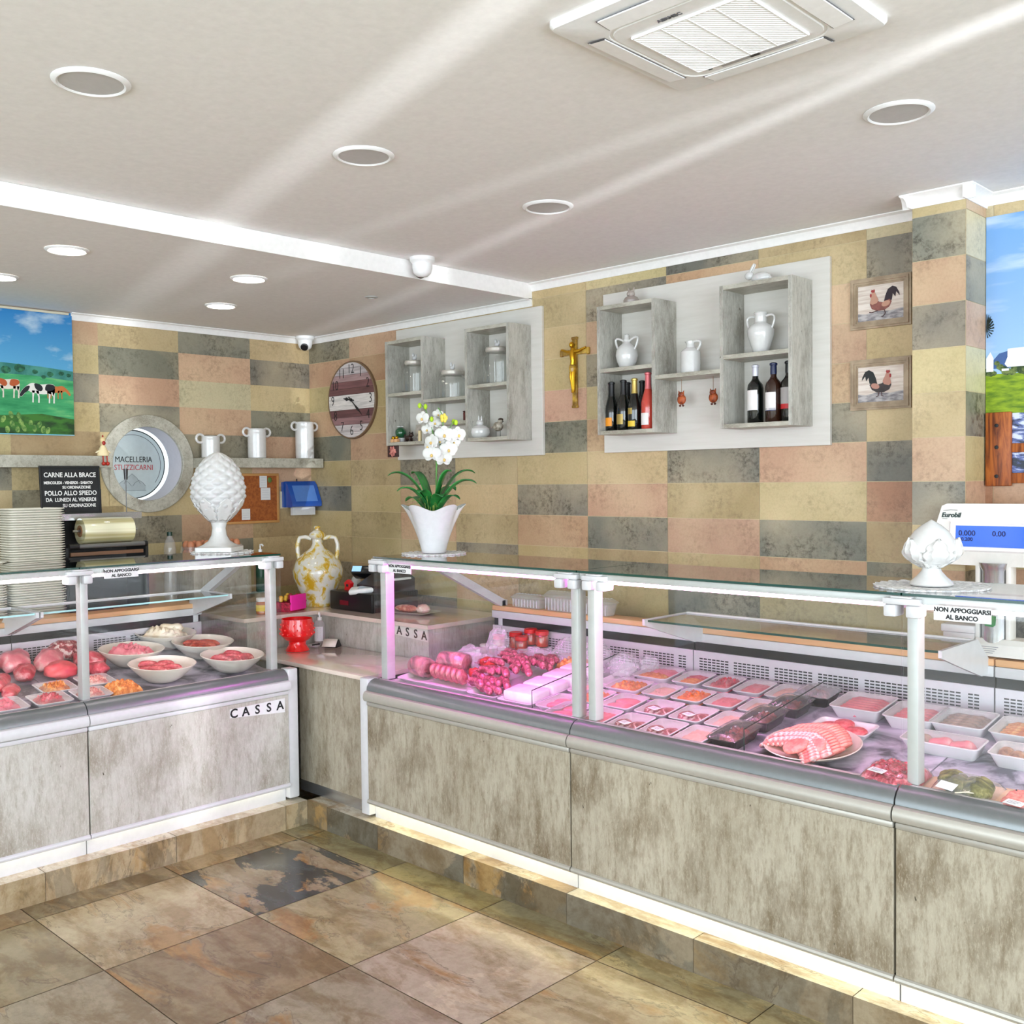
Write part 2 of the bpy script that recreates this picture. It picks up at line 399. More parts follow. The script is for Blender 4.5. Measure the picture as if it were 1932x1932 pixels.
# ceiling with the lower part over the service corner, and shell behind the camera
b = MB()
b.box(2.02, 9.2, -9, .1, 2.69, 2.75); b.box(-.3, 2.02, -9, .1, 2.612, 2.75)
b.build('ceiling', M_ceil, kind='structure')
b = MB(); b.box(-.36, -.30, -9, .12, 0, 2.75); b.box(-.1, 9.2, .04, .1, 0, 2.75)
b.build('wall_outer', M_white, kind='structure')
b = MB()
b.box(2.018, 2.030, -9, -.001, 2.608, 2.689)
b.build('trim_1', M_cornice, kind='structure')
def cornice(name, pts, h=.042, d=.034):
    """small coved moulding along straight runs; pts = (x,y) corners with room on the right-hand side, z = ceiling"""
    b = MB()
    for (p0, p1, n, z) in pts:
        p0, p1, n = Vector(p0+(0,)), Vector(p1+(0,)), Vector(n+(0,))
        prof = [(0, -h), (.004, -h), (.007, -h*.8), (.010, -h*.55), (d*.55, -h*.25), (d*.92, -h*.14), (d, -h*.1), (d, 0), (0, 0)]
        A = [p0+n*q[0]+Vector((0, 0, z+q[1])) for q in prof]; B = [p1+n*q[0]+Vector((0, 0, z+q[1])) for q in prof]
        b.loft([A, B])
    return b.build(name, M_cornice, kind='structure')
cornice('trim_2', [((2.03, -.0), (CX0, -.0), (0, -1), 2.689), ((CX1, 0), (6.5, 0), (0, -1), 2.689)])
cornice('trim_3', [((CX0-.034, CY), (CX1+.034, CY), (0, -1), 2.689), ((CX1, CY-.034), (CX1, 0), (1, 0), 2.689), ((CX0, CY-.034), (CX0, 0), (-1, 0), 2.689)], .05, .036)
cornice('trim_4', [((0, -.0), (2.03, -.0), (0, -1), 2.611), ((0, -1.58), (0, 0), (1, 0), 2.611)], .04, .032)

# slate floor tiles
FX, FY, FS = 2.31, -1.30, .5935
def slatemat():
    m, nt, b = newmat('slate_floor'); at = N(nt, 'ShaderNodeAttribute', attribute_name='Tile'); at2 = N(nt, 'ShaderNodeAttribute', attribute_name='Off')
    tc = N(nt, 'ShaderNodeTexCoord'); ad = N(nt, 'ShaderNodeVectorMath', operation='ADD'); nt.links.new(tc.outputs['Object'], ad.inputs[0]); nt.links.new(at2.outputs['Vector'], ad.inputs[1])
    v = ad.outputs[0]; mp = N(nt, 'ShaderNodeMapping'); mp.inputs['Scale'].default_value = (1, 2.3, 1); mp.inputs['Rotation'].default_value = (0, 0, .5); nt.links.new(v, mp.inputs[0])
    n1 = noise(nt, mp.outputs[0], 1.7, 9, .60, .6); n2 = noise(nt, mp.outputs[0], 3.4, 9, .68, .4); n3 = noise(nt, v, 30, 8, .75); n4 = noise(nt, mp.outputs[0], 1.9, 10, .66, .5)
    base = at.outputs['Color']
    warm = mixc(nt, ramp(nt, [(.56, (0, 0, 0, 1)), (.62, (.75, .75, .75, 1))], n1).outputs[0], base, lin((158, 124, 70)))
    f = N(nt, 'ShaderNodeMath', operation='MULTIPLY'); nt.links.new(ramp(nt, [(.47, (0, 0, 0, 1)), (.50, (1, 1, 1, 1))], n4).outputs[0], f.inputs[0]); nt.links.new(at.outputs['Alpha'], f.inputs[1])
    c = mixc(nt, f.outputs[0], warm, lin((72, 78, 74)))
    c = mixc(nt, ramp(nt, [(.42, (.95, .95, .95, 1)), (.54, (0, 0, 0, 1))], n2).outputs[0], c, mixc(nt, 1.0, c, (.68, .60, .50, 1), 'MULTIPLY'))
    crack = ramp(nt, [(.548, (0, 0, 0, 1)), (.556, (.6, .6, .6, 1)), (.564, (0, 0, 0, 1))], n1)
    c = mixc(nt, crack.outputs[0], c, lin((78, 64, 50)))
    c = mixc(nt, ramp(nt, [(.42, (.3, .3, .3, 1)), (.56, (0, 0, 0, 1))], n3).outputs[0], c, mixc(nt, 1.0, c, (.55, .5, .45, 1), 'MULTIPLY'))
    nt.links.new(c, b.inputs['Base Color']); b.inputs['Roughness'].default_value = .22; b.inputs['Specular IOR Level'].default_value = .55
    bump(nt, b, n2, .12, .006); return m
M_slate = slatemat(); M_fgrout = P('brown_grout', (92, 78, 58), .8)
floor_cols = {(-1, 1): ((150, 142, 114), 1.0), (-1, 2): ((178, 168, 132), .1), (-1, 3): ((148, 138, 104), .15), (0, 1): ((160, 156, 116), .15), (0, 2): ((140, 126, 94), .1), (0, 3): ((150, 142, 116), .1),
              (1, 1): ((176, 168, 142), .2), (1, 2): ((148, 142, 118), .08), (2, 1): ((172, 164, 128), .15), (2, 2): ((170, 158, 130), .2), (-1, 0): ((150, 140, 100), .25), (0, 0): ((158, 146, 100), .2), (-2, 2): ((152, 140, 104), .3), (-2, 3): ((160, 142, 108), .3)}
bm = bmesh.new(); lay = bm.loops.layers.float_color.new('Tile'); lo = bm.loops.layers.float_color.new('Off'); rnd = random.Random(11)
for i in range(-5, 13):
    for j in range(-3, 14):
        x0, x1 = FX+i*FS, FX+(i+1)*FS; y1, y0 = FY-(j-1)*FS, FY-j*FS
        x0 = max(x0, -.1); y1 = min(y1, .05)
        if x1 <= x0 or y1 <= y0: continue
        c, al = floor_cols.get((i, j), (rnd.choice([(162, 148, 108), (150, 140, 106), (168, 154, 114)]), rnd.uniform(.05, .4)))
        col = lin(c)[:3]+(al,); off = (rnd.uniform(0, 50), rnd.uniform(0, 50), rnd.uniform(0, 50), 1)
        for mi, g, z in ((0, .0018, 0), (1, 0, -.002)):
            f = bm.faces.new([bm.verts.new(p) for p in ((x0+g, y0+g, z), (x1-g, y0+g, z), (x1-g, y1-g, z), (x0+g, y1-g, z))]); f.material_index = mi
            for l in f.loops: l[lay] = col; l[lo] = off
me = bpy.data.meshes.new('floor'); bm.to_mesh(me); bm.free(); me.materials.append(M_slate); me.materials.append(M_fgrout)
fo = bpy.data.objects.new('floor', me); COL.objects.link(fo); fo['kind'] = 'structure'

# tiled plinth under the counters
PX, PY, PH = 1.569, -1.147, .1155
bm = bmesh.new(); lay = bm.loops.layers.float_color.new('Tile'); lo = bm.loops.layers.float_color.new('Off')
def pface(pts, c, al, off, mi=0):
    f = bm.faces.new([bm.verts.new(p) for p in pts]); f.material_index = mi
    for l in f.loops: l[lay] = lin(c)[:3]+(al,); l[lo] = off
cuts = [PX, 1.73]+[2.11+.56*k for k in range(9)]
for x0, x1 in zip(cuts[:-1], cuts[1:]):
    off = tuple(rnd.uniform(0, 50) for _ in range(3))+(1,); g = .0012
    c = rnd.choice([(150, 136, 112), (136, 124, 104), (142, 130, 104)]); al = rnd.uniform(.1, .7)
    pface([(x0+g, PY, 0), (x1-g, PY, 0), (x1-g, PY, PH), (x0+g, PY, PH)], c, al, off)
    pface([(x0+g, PY, PH), (x1-g, PY, PH), (x1-g, PY+.5, PH), (x0+g, PY+.5, PH)], (214, 206, 188), .1, off)
ycuts = [PY, -1.27, -1.83, -2.39, -2.95, -3.51, -4.07, -4.63]
for y1, y0 in zip(ycuts[:-1], ycuts[1:]):
    off = tuple(rnd.uniform(0, 50) for _ in range(3))+(1,); g = .0012
    c = rnd.choice([(172, 154, 122), (164, 162, 150), (168, 152, 120)]); al = rnd.uniform(.1, .6)
    pface([(PX, y0+g, 0), (PX, y1-g, 0), (PX, y1-g, PH), (PX, y0+g, PH)], c, al, off)
    pface([(PX, y0+g, PH), (PX, y1-g, PH), (PX-.5, y1-g, PH), (PX-.5, y0+g, PH)], (214, 206, 188), .1, off)
pface([(PX-.001, PY+.001, 0), (7, PY+.001, 0), (7, PY+.001, PH-.001), (PX-.001, PY+.001, PH-.001)], (150, 130, 100), 0, (0, 0, 0, 1), 1)
pface([(PX-.001, PY, 0), (PX-.001, -5, 0), (PX-.001, -5, PH-.001), (PX-.001, PY, PH-.001)], (150, 130, 100), 0, (0, 0, 0, 1), 1)
me = bpy.data.meshes.new('baseboard_counter'); bm.to_mesh(me); bm.free(); me.materials.append(M_slate); me.materials.append(M_fgrout)
po = bpy.data.objects.new('baseboard_counter', me); COL.objects.link(po); po['kind'] = 'structure'
# ------------------------------------------------------------------ refrigerated display cases
GY, GX, SL = -1.07, 1.48, .135             # glass planes and deck slope
DA = atan(SL)
def zR(y): return .72+SL*(y-GY-.03)
def zL(x): return .72+SL*(GX-.03-x)
def emat(name, col, s):
    m, nt, b = newmat(name); b.inputs['Base Color'].default_value = lin(col); b.inputs['Emission Color'].default_value = lin(col); b.inputs['Emission Strength'].default_value = s
    return m
M_led_m = emat('magenta_led', (255, 112, 240), 46)
M_led_p = emat('pink_led', (255, 178, 232), 26)
M_led_w = emat('rosy_led', (255, 226, 238), 13)
M_led_y = emat('warm_led', (255, 240, 172), 5); M_led_y2 = emat('pale_warm_led', (255, 246, 214), 2)
M_deck_w = P('white_deck', (236, 232, 238), .35)
M_deck_g = P2('marbled_grey_deck', [(.38, (84, 84, 94)), (.47, (150, 148, 162)), (.6, (196, 192, 206))], 7, .3, 6, .8)
M_grille = P('satin_grille', (206, 200, 206), .35, .3)
def make_case(label, loc, rot, L, led, deck, posts, brackets, lam, left_end=False, right_end=False, arms=(), shelf=None, kick_led=True, chrome=M_alu2, led_off=0.0):
    t = thing('refrigerated_display_case', label, 'display case', loc, rot)
    e = .0015
    b = MB(); b.box(e, L-e, -.01, .0, .1155, .2); b.build('kick_plate', M_powder, t)
    b = MB(); b.box(e, L-e, -.03, .80, .2, .70); b.build('body', M_dark, t)
    b = MB(); b.box(e+.001, L-e-.001, -.05, -.03, .207, .637, .0015, 1); b.build('front_panel', lam, t)
    b = MB(); b.tube([(e, -.047, .197), (L-e, -.047, .197)], .0115, 10); b.box(e, L-e, -.045, -.02, .19, .2); b.build('lower_rail', chrome, t)
    b = MB(); b.box(e, L-e, -.056, -.03, .637, .657, .006); b.build('upper_rail', chrome, t)
    b = MB(); pr = [(-.03, .659), (-.062, .659), (-.070, .664), (-.074, .675), (-.073, .690), (-.066, .702), (-.056, .706), (-.03, .706)]
    b.prism(pr, lambda a, z, d: (d, a, z), e, L-e); b.build('bumper', chrome, t)
    b = MB(); pr = [(-.03, .70), (-.052, .707), (-.05, .722), (-.040, .738), (-.024, .750), (-.006, .755), (-.002, .755), (-.002, .70)]
    b.prism(pr, lambda a, z, d: (d, a, z), e, L-e); b.build('glass_seat', M_gask, t)
    b = MB(); b.box(e, L-e, .010, .03, .70, .752, .003); b.build('inner_ledge', M_alu, t)
    b = MB(); u0, u1 = .03, .762
    b.prism([(u0, .70), (u0, .72), (u1, .72+SL*(u1-u0)), (u1, .70+SL*(u1-u0))], lambda a, z, d: (d, a, z), e, L-e); b.build('deck', deck, t)
    # rear wall: slotted grille, dark strip, rail, worktop
    b = MB(); gz0, gz1 = .80, .918
    b.box(e, L-e, .764, .775, gz0, gz1); b.mi = 1
    x = .03
    while x < L-.05:
        for k in range(6):
            z = .825+k*.0115
            if int(x/.021) % 9 == 8: break
            b.poly([(x, .7635, z), (x+.0165, .7635, z), (x+.0165, .7635, z+.0055), (x, .7635, z+.0055)])
        x += .021
    b.build('rear_grille', [M_grille, M_dark], t)
    b = MB(); b.box(e, L-e, .776, .80, .80, .956); b.build('back_strip', M_black, t)
    b = MB(); b.box(e, L-e, .757, .80, .956, .993, .003); b.build('rear_rail', M_powder, t)
    b = MB(); b.box(e, L-e, .76, .862 if not rot[2] else 1.08, .994, 1.018, .003); b.build('worktop', M_wood, t)
    b = MB(); b.box(e, L-e, 0, .008, .7555, 1.3055); b.build('front_glass', M_glass, t)
    b = MB(); fs = b.box(e, L-e, -.004, .44, 1.306, 1.314)
    for k in (2, 3, 4, 5): fs[k].material_index = 1
    b.build('top_glass', [M_tglass, M_edge], t)
    b = MB(); b.box(e, L-e, .010, .078, 1.281, 1.304, .003); b.box(e, L-e, .068, .078, 1.262, 1.281); b.build('top_rail', M_alu, t)  # rear lip and extra width added to keep LED light off wall and pot
    b = MB(); b.box(.05, L-.06, .036, .062, 1.268, 1.2805, .003); b.build('led_tube', led, t)
    for k, (p, w) in enumerate(posts):
        b = MB(); b.box(p, p+w, .022, .07, .752, 1.28, .003); b.build('post', M_alu, t)
    for p in brackets:
        br = MB(); br.box(p-.055, p+.055, -.012, .05, 1.279, 1.2985, .004); br.box(p-.03, p+.03, -.014, .04, 1.2985, 1.3045, .002)
        br.box(p-.052, p-.014, -.014, .05, 1.243, 1.279, .006); br.box(p+.014, p+.052, -.014, .05, 1.243, 1.279, .006); br.build('glass_clamp', M_powder, t)
    for p in arms:
        a = MB(); pr = [(.07, 1.262), (.07, 1.30), (.34, 1.274), (.80, 1.046), (.80, 1.0), (.33, 1.236)]
        a.prism(pr, lambda u, z, d: (d, u, z), p, p+.03); a.box(p, p+.03, .775, .815, .80, 1.046, .002); a.build('support_arm', M_powder, t)
    if left_end or right_end:
        for flag, x0 in ((left_end, .001), (right_end, L-.009)):
            if not flag: continue
            g = MB(); pr = [(.009, .757), (.009, 1.304), (.34, 1.304), (.80, 1.05), (.80, .84), (.76, .83)]
            g.prism(pr, lambda u, z, d: (d, u, z), x0, x0+.008); g.build('side_glass', M_glass, t)
            g = MB(); xx = (x0-.06, x0) if flag is left_end and x0 < .1 else (x0+.009, x0+.065)
            g.box(xx[0], xx[1], -.045, .02, .128, .757, .006); g.box(xx[0], xx[1], .02, .80, .20, .72, .003); g.build('end_frame', M_powder, t)
    if shelf:
        s0, s1, uu, z = shelf
        g = MB(); fs = g.box(s0, s1, uu, uu+.27, z, z+.008)
        for k in (2, 3, 4, 5): fs[k].material_index = 1
        g.build('inner_shelf', [M_tglass, M_edge2 if rot[2] else M_edge], t)
        for p in (s0-.012, s1):
            g = MB(); pr = [(uu-.02, z-.012), (uu-.02, z+.012), (uu+.29, z+.012), (uu+.42, 1.0), (uu+.42, .965), (uu+.33, .965), (uu+.1, z-.05)]
            g.prism(pr, lambda u, zz, d: (d, u, zz), p, p+.012); g.build('shelf_bracket', M_powder, t)
        g = MB(); g.box(s0, s1, uu+.27, uu+.285, z-.006, z+.014); g.build('shelf_rail', M_white, t)
    if kick_led:
        g = MB(); g.box(.02, L-.02, -.036, -.022, .184, .1895); g.build('plinth_led_strip', M_led_y2 if rot[2] else M_led_y, t)
    return t
R1 = make_case('left glass meat counter with magenta lighting, below the orchid', (2.012, GY, 0), (0, 0, 0), 1.218, M_led_m, M_deck_w, [(.02, .042), (1.168, .035)], [.03, 1.165], M_lam, left_end=True, arms=(.03,))
R2 = make_case('middle long glass counter of packed meat trays, pink to white lighting', (3.232, GY, 0), (0, 0, 0), 1.231, M_led_p, M_deck_g, [(.03, .035)], [.082], M_lam, shelf=(.05, 1.2, .37, 1.085))
R3 = make_case('rightmost glass counter at the frame edge, under the scale', (4.465, GY, 0), (0, 0, 0), 1.6, M_led_w, M_deck_g, [(.005, .033)], [.0], M_lam)
L1 = make_case('glass counter with five bowls, facing right, with till sign', (GX, -2.189, 0), (0, 0, pi/2), .973, M_led_w, M_deck_g, [(.012, .032), (.925, .035)], [.0, .93], M_laml, right_end=True, arms=(.93,), shelf=(.0, .92, .40, 1.085), chrome=M_powder)
L2 = make_case('glass counter of raw cuts cropped by the left frame edge', (GX, -3.6, 0), (0, 0, pi/2), 1.41, M_led_w, M_deck_g, [], [], M_laml, shelf=(.05, 1.38, .40, 1.085), chrome=M_powder)

# cash letters on the front panel of the left counter (a sticker strip)
b = MB(); b.prism([(-1.535, .577), (-1.24, .555), (-1.24, .622), (-1.535, .617)][::1], lambda a, z, d: (d, a, z), 1.5305, 1.532)
st = b.build('till_sign', M_paper, label='white strip with black letters CASSA on the left counter front', cat='sign')
for k, ch in enumerate('CASSA'):
    text(ch, .058, M_ink, st, (1.5326, -1.515+k*.062, .594-.001*k), WALLL, bold=.0012)
# warning notices
def notice(label, loc, rot, w=.155, h=.042):
    t = thing('notice_sign', label, 'sign', loc, rot)
    b = MB(); b.box(-w/2, w/2, -.001, .001, -h/2, h/2); b.build('card', M_paper, t)
    text('NON APPOGGIARSI', .0175, M_ink, t, (0, -.0014, .0095), WALLB, bold=.0006); text('AL BANCO', .0175, M_ink, t, (0, -.0014, -.0105), WALLB, bold=.0006)
    return t
notice('white notice NON APPOGGIARSI AL BANCO beside the right pine cone, large', (4.64, GY-.016, 1.267), (0, 0, 0))
notice('small notice NON APPOGGIARSI AL BANCO below the orchid pot', (2.202, GY-.003, 1.268), (0, 0, 0))
notice('notice NON APPOGGIARSI AL BANCO on left counter beside the clamp', (GX+.003, -2.01, 1.279), (0, 0, pi/2), .15)

# ------------------------------------------------------------------ cash desk between the cases
t = thing('low_counter', 'low pass-through counter with blush top between both glass cases', 'counter', (1.5, -1.07, 0))
def W(b, name, m, par, **k):
    o = b.build(name, m, par, **k); o.location = -Vector(par.location); return o
b = MB(); b.box(.93, 1.945, -1.085, -.62, .735, .756, .003); W(b, 'worktop', M_counter, t)
b = MB(); b.box(1.405, 1.945, -1.07, -1.055, .17, .735); W(b, 'front_panel', M_lam, t)
b = MB(); b.box(1.40, 1.95, -1.066, -1.05, .1155, .17); W(b, 'kick_plate', M_steel, t)
b = MB(); b.box(1.41, 1.94, -1.05, -.62, .1155, .735); W(b, 'body', M_dark, t)
t = thing('cash_desk', 'raised L-shaped cash desk with till letters, in the corner', 'counter', (1.3, -.35, 0))
b = MB(); b.prism([(.30, -1.08), (.915, -1.08), (.915, -.615), (1.862, -.615), (1.862, -.05), (.30, -.05)], lambda x, y, d: (x, y, d), .911, .932); W(b, 'worktop', M_counter, t)
b = MB(); b.prism([(.33, -1.05), (.895, -1.05), (.895, -.597), (1.848, -.597), (1.848, -.06), (.33, -.06)], lambda x, y, d: (x, y, d), .0, .911); W(b, 'front_panel', M_laml, t)  # paler laminate stands in for the case LED light on this desk
b = MB(); b.prism([(1.50, .865), (1.84, .845), (1.84, .908), (1.50, .905)], lambda x, z, d: (x, d, z), -.5985, -.5975); W(b, 'letter_strip', M_panel, t)
for k, ch in enumerate('CASSA'): 
    o = text(ch, .062, M_ink, t, bold=.0012, rot=WALLB); o.location = Vector((1.555+k*.065, -.599, .886-.003*k))-Vector(t.location)
# ------------------------------------------------------------------ ceiling fittings
def WB(b, name, m, par, **k):
    """child mesh drawn in room coordinates"""
    o = b.build(name, m, par, **k); o.location = -Vector(par.location); return o
M_grey_diff = P('unlit_diffuser', (198, 196, 196), .6)
M_lit = emat('lit_diffuser', (255, 250, 232), 12)
def downlight(label, x, y, z, r, lit):
    t = thing('ceiling_downlight', label, 'ceiling light', (x, y, z), (0, 0, 0), None)
    b = MB(); b.lathe([(r*.82, -.001), (r*.82, -.006), (r*.87, -.009), (r*.955, -.006), (r, -.002), (r, -.0005)], 40, cap0=False, cap1=False); b.build('trim_ring', M_white, t)
    b = MB(); b.poly([(r*.83*cos(-2*pi*i/40), r*.83*sin(-2*pi*i/40), -.005) for i in range(40)]); b.build('diffuser', M_lit if lit else M_grey_diff, t)
    return t
downlight('unlit round ceiling downlight at upper left, the largest in view', 3.087, -2.807, 2.69, .097, False)
downlight('unlit round ceiling downlight left of centre, above the beam', 3.10, -1.94, 2.69, .097, False)
downlight('unlit round ceiling downlight near the middle, nearest the crucifix wall', 3.10, -1.066, 2.69, .097, False)
downlight('unlit round ceiling downlight between air conditioner and pier', 4.461, -1.085, 2.69, .097, False)
downlight('lit round downlight in lower ceiling, upper left by the beam', 1.504, -2.217, 2.612, .085, True)
downlight('lit round downlight at the left frame edge in the lower ceiling', .765, -2.222, 2.612, .085, True)
downlight('lit round downlight in lower ceiling, nearest the round camera corner on the right', 1.491, -1.368, 2.612, .085, True)
downlight('lit round downlight above the white crocks, nearest the left wall', .757, -1.087, 2.612, .085, True)
t = thing('spot_fitting', 'tiny recessed metal spot in the lower ceiling before the clock', 'ceiling light', (1.497, -.652, 2.612))
b = MB(); b.lathe([(.018, -.001), (.018, -.006), (.033, -.004), (.035, -.0005)], 24, cap0=False, cap1=False); b.build('ring', M_alu, t)
b = MB(); b.poly([(.018*cos(-2*pi*i/20), .018*sin(-2*pi*i/20), -.003) for i in range(20)]); b.build('lens', M_grey_diff, t)

def dome(label, x, y, z, d, s=1):
    t = thing('dome_camera', label, 'security camera', (x, y, z))
    b = MB(); b.lathe([(.058*s, 0), (.058*s, -.016*s), (.052*s, -.022*s), (.046*s, -.03*s)], 28); b.build('base', M_white, t)
    b = MB(); b.lathe([(.047*s, -.024*s), (.046*s, -.05*s), (.040*s, -.072*s), (.025*s, -.086*s), (0.001, -.09*s)], 28); b.build('turret', M_white, t)
    d = Vector(d).normalized(); q = d.to_track_quat('Z', 'Y').to_matrix()
    b = MB(); b.M = Matrix.Translation(Vector((0, 0, -.05*s))+d*.035*s) @ q.to_4x4(); b.lathe([(.024*s, 0), (.024*s, .014*s), (.019*s, .016*s), (.017*s, .012*s), (.001, .012*s)], 20); b.build('lens', M_black, t)
    return t
dome('white turret camera on the ceiling edge of the beam', 2.105, -.83, 2.69, (-1, .55, -.4), 1.0)
dome('white dome camera with black lens in the room corner', .075, -.08, 2.612, (.65, -.6, -.55), 1.0)

# air conditioner cassette
ax0, ax1, ay0, ay1, az = 4.135, 4.70, -2.225, -1.685, 2.69
t = thing('air_conditioner', 'white square ceiling cassette air conditioner with slatted grille', 'air conditioner', ((ax0+ax1)/2, (ay0+ay1)/2, az))
w, d = ax1-ax0, ay1-ay0
b = MB(); b.loft([rr(w, d, .022, -.0, 5), rr(w, d, .022, -.012, 5), rr(w-.012, d-.012, .02, -.019, 5), rr(w*.70, d*.70, .05, -.030, 5), rr(w*.685, d*.685, .05, -.0305, 5), rr(w*.68, d*.68, .05, -.028, 5), rr(w*.66, d*.66, .048, -.028, 5), rr(w*.655, d*.655, .048, -.031, 5)]); b.build('fascia', P('ac_white', (236, 236, 236), .45), t)
M_flap = P('ac_flap', (246, 246, 247), .35); M_slot = P('ac_shadow_gap', (120, 120, 124), .6)
for k in range(4):
    b = MB(); b.M = Matrix.Rotation(k*pi/2, 4, 'Z'); dd = w*.40 if k % 2 else d*.40
    b.mi = 1; b.poly([(-.165, -dd-.022, -.0265), (-.165, -dd+.03, -.0302), (.165, -dd+.03, -.0302), (.165, -dd-.022, -.0265)][::-1])
    b.mi = 0; n = 8
    A = []; Bq = []
    for i in range(n+1):
        x = -.16+.32*i/n; c = .004*sin(pi*i/n)
        A.append((x, -dd-.019, -.029-c*.3)); Bq.append((x, -dd+.026, -.0325-c*.3))
    A2 = [(x, y, z+.003) for x, y, z in A]; B2 = [(x, y, z+.003) for x, y, z in Bq]
    for i in range(n): b.poly([A[i], Bq[i], Bq[i+1], A[i+1]]); b.poly([A2[i], A2[i+1], A[i+1], A[i]]); b.poly([Bq[i], B2[i], B2[i+1], Bq[i+1]])
    b.build('air_flap', [M_flap, M_slot], t)
b = MB(); gx0, gx1, gy0, gy1 = -.147, .147, -.125, .142
b.mi = 1; b.poly([(gx0, gy0, -.0313), (gx0, gy1, -.0313), (gx1, gy1, -.0313), (gx1, gy0, -.0313)]); b.mi = 0
n = 42
for k in range(n):  # slats run diagonally to the frame
    s = (k+.5)/n*(gx1-gx0+gy1-gy0)*1.0
    c0 = (gx0+min(s, gx1-gx0), gy0+max(0, s-(gx1-gx0))); c1 = (gx0+max(0, s-(gy1-gy0)), gy0+min(s, gy1-gy0))
    p = Vector((gx0+gx1-c0[0], c0[1], -.0335)); q = Vector((gx0+gx1-c1[0], c1[1], -.0335)); b.tube([p, q], .0037, 6)
for m in (-.07, .0, .07): b.box(m-.0015, m+.0015, gy0, gy1, -.038, -.0335)
b.tube([(gx0, gy0, -.034), (gx1, gy0, -.034), (gx1, gy1, -.034), (gx0, gy1, -.034)], .004, 6, closed=True)
b.build('intake_grille', [M_flap, P('ac_filter', (222, 223, 226), .7)], t)
b = MB(); b.box(-.09, .11, .149, .164, -.034, -.030, .001); b.mi = 1; b.box(-.01, .015, .151, .162, -.0345, -.033); b.box(-.125, -.115, .150, .156, -.0345, -.031); b.build('control_strip', [P('ac_grey_strip', (176, 174, 178), .4), M_black], t)
o = text('AERMEC', .017, P('ac_logo_grey', (90, 92, 98), .5), t, (-.03, -.147, -.0318), (pi, 0, 0), bold=.0003)

# ------------------------------------------------------------------ clock
cx, cz, cr = .478, 2.176, .247
t = thing('wall_clock', 'round plank-faced wall clock with black numerals beside left shelves', 'clock', (cx, 0, cz))
b = MB(); b.M = Matrix.Rotation(pi/2, 4, 'X'); b.lathe([(cr, 0), (cr, .018), (cr-.004, .021), (cr-.009, .021), (cr-.010, .017)], 64, cap0=True, cap1=False); b.build('rim', P('clock_rim', (120, 96, 72), .5), t)
PLK = [(.247, .205, (212, 204, 204)), (.205, .160, (196, 186, 188)), (.160, .118, (172, 142, 142)), (.118, .075, (128, 86, 88)), (.075, .035, (112, 74, 74)), (.035, -.060, (226, 220, 216)), (-.060, -.108, (108, 70, 72)), (-.108, -.155, (150, 112, 114)), (-.155, -.200, (206, 196, 196)), (-.200, -.247, (214, 206, 206))]
pm = []; b = MB()
for k, (z1, z0, c) in enumerate(PLK):
    pm.append(P2('clock_plank_%d' % k, [(.35, tuple(v*.82 for v in c)), (.6, c)], 5, .6, 6, 0, (1, 1, 14)))
    R = cr-.0095; n = 12; top = []; bot = []
    z1c, z0c = min(z1, R-.0005), max(z0, -R+.0005)
    L_ = []; Rr = []
    for i in range(n+1):
        z = z0c+.0008+(z1c-z0c-.0016)*i/n; h = sqrt(max(R*R-z*z, 0)); Rr.append((h, -.0175, z)); L_.append((-h, -.0175, z))
    b.mi = k; b.poly(Rr+L_[::-1])
b.mi = len(PLK); b.poly([((cr-.0095)*cos(2*pi*i/48), -.0165, (cr-.0095)*sin(2*pi*i/48)) for i in range(48)])
b.build('face', pm+[P('clock_gap', (60, 44, 42), .7)], t)
for h in range(1, 13):
    a = pi/2-h*pi/6
    text({9: '9'}.get(h, str(h)), .088, M_ink, t, (.195*cos(a), -.0185, .195*sin(a)), WALLB, name='numeral', sx=.82, bold=-.0012)
for nm, ang, ln, w0 in (('hour_hand', radians(171), .085, .008), ('minute_hand', radians(-42), .155, .006)):
    b = MB(); b.M = Matrix.Rotation(-ang, 4, 'Y'); pts = [(-.03, .004), (0, w0*.6), (ln*.3, w0*.5), (ln*.55, w0*1.5), (ln*.72, w0*.6), (ln, 0), (ln*.72, -w0*.6), (ln*.55, -w0*1.5), (ln*.3, -w0*.5), (0, -w0*.6), (-.03, -.004)]
    b.prism(pts, lambda x, z, d: (x, d, z), -.0215 if nm == 'hour_hand' else -.0235, -.0205 if nm == 'hour_hand' else -.0225); b.build(nm, M_ink, t)
b = MB(); b.M = Matrix.Rotation(pi/2, 4, 'X'); b.lathe([(.010, .017), (.010, .025), (.004, .027)], 16); b.build('hub', M_ink, t)

# ------------------------------------------------------------------ the two shelf units on the back wall
def shelf_unit(label, px0, px1, boxes, mid, bz0=1.785, bz1=2.562):
    t = thing('wall_shelf_unit', label, 'wall shelf', ((px0+px1)/2, 0, bz0))
    b = MB(); b.box(px0, px1, -.020, -.0005, bz0, bz1, .0015, 1); WB(b, 'back_panel', M_panel, t)
    th = .018
    for x0, x1, z0, z1, zs in boxes:
        b = MB(); y0, y1 = -.19, -.0205
        b.box(x0, x0+th, y0, y1, z0, z1); b.box(x1-th, x1, y0, y1, z0, z1); b.mi = 1
        b.box(x0+th, x1-th, y0, y1, z1-th, z1); b.box(x0+th, x1-th, y0, y1, z0, z0+th)
        c = WB(b, 'cubby', [M_shelf, M_shelfh], t)
        b = MB(); b.box(x0+th, x1-th, y0, y1, zs, zs+th); o = b.build('shelf_board', M_shelfh, c)
    x0, x1, z = mid
    b = MB(); b.box(x0, x1, -.19, -.0205, z, z+th); WB(b, 'link_shelf', M_shelfh, t)
    return t
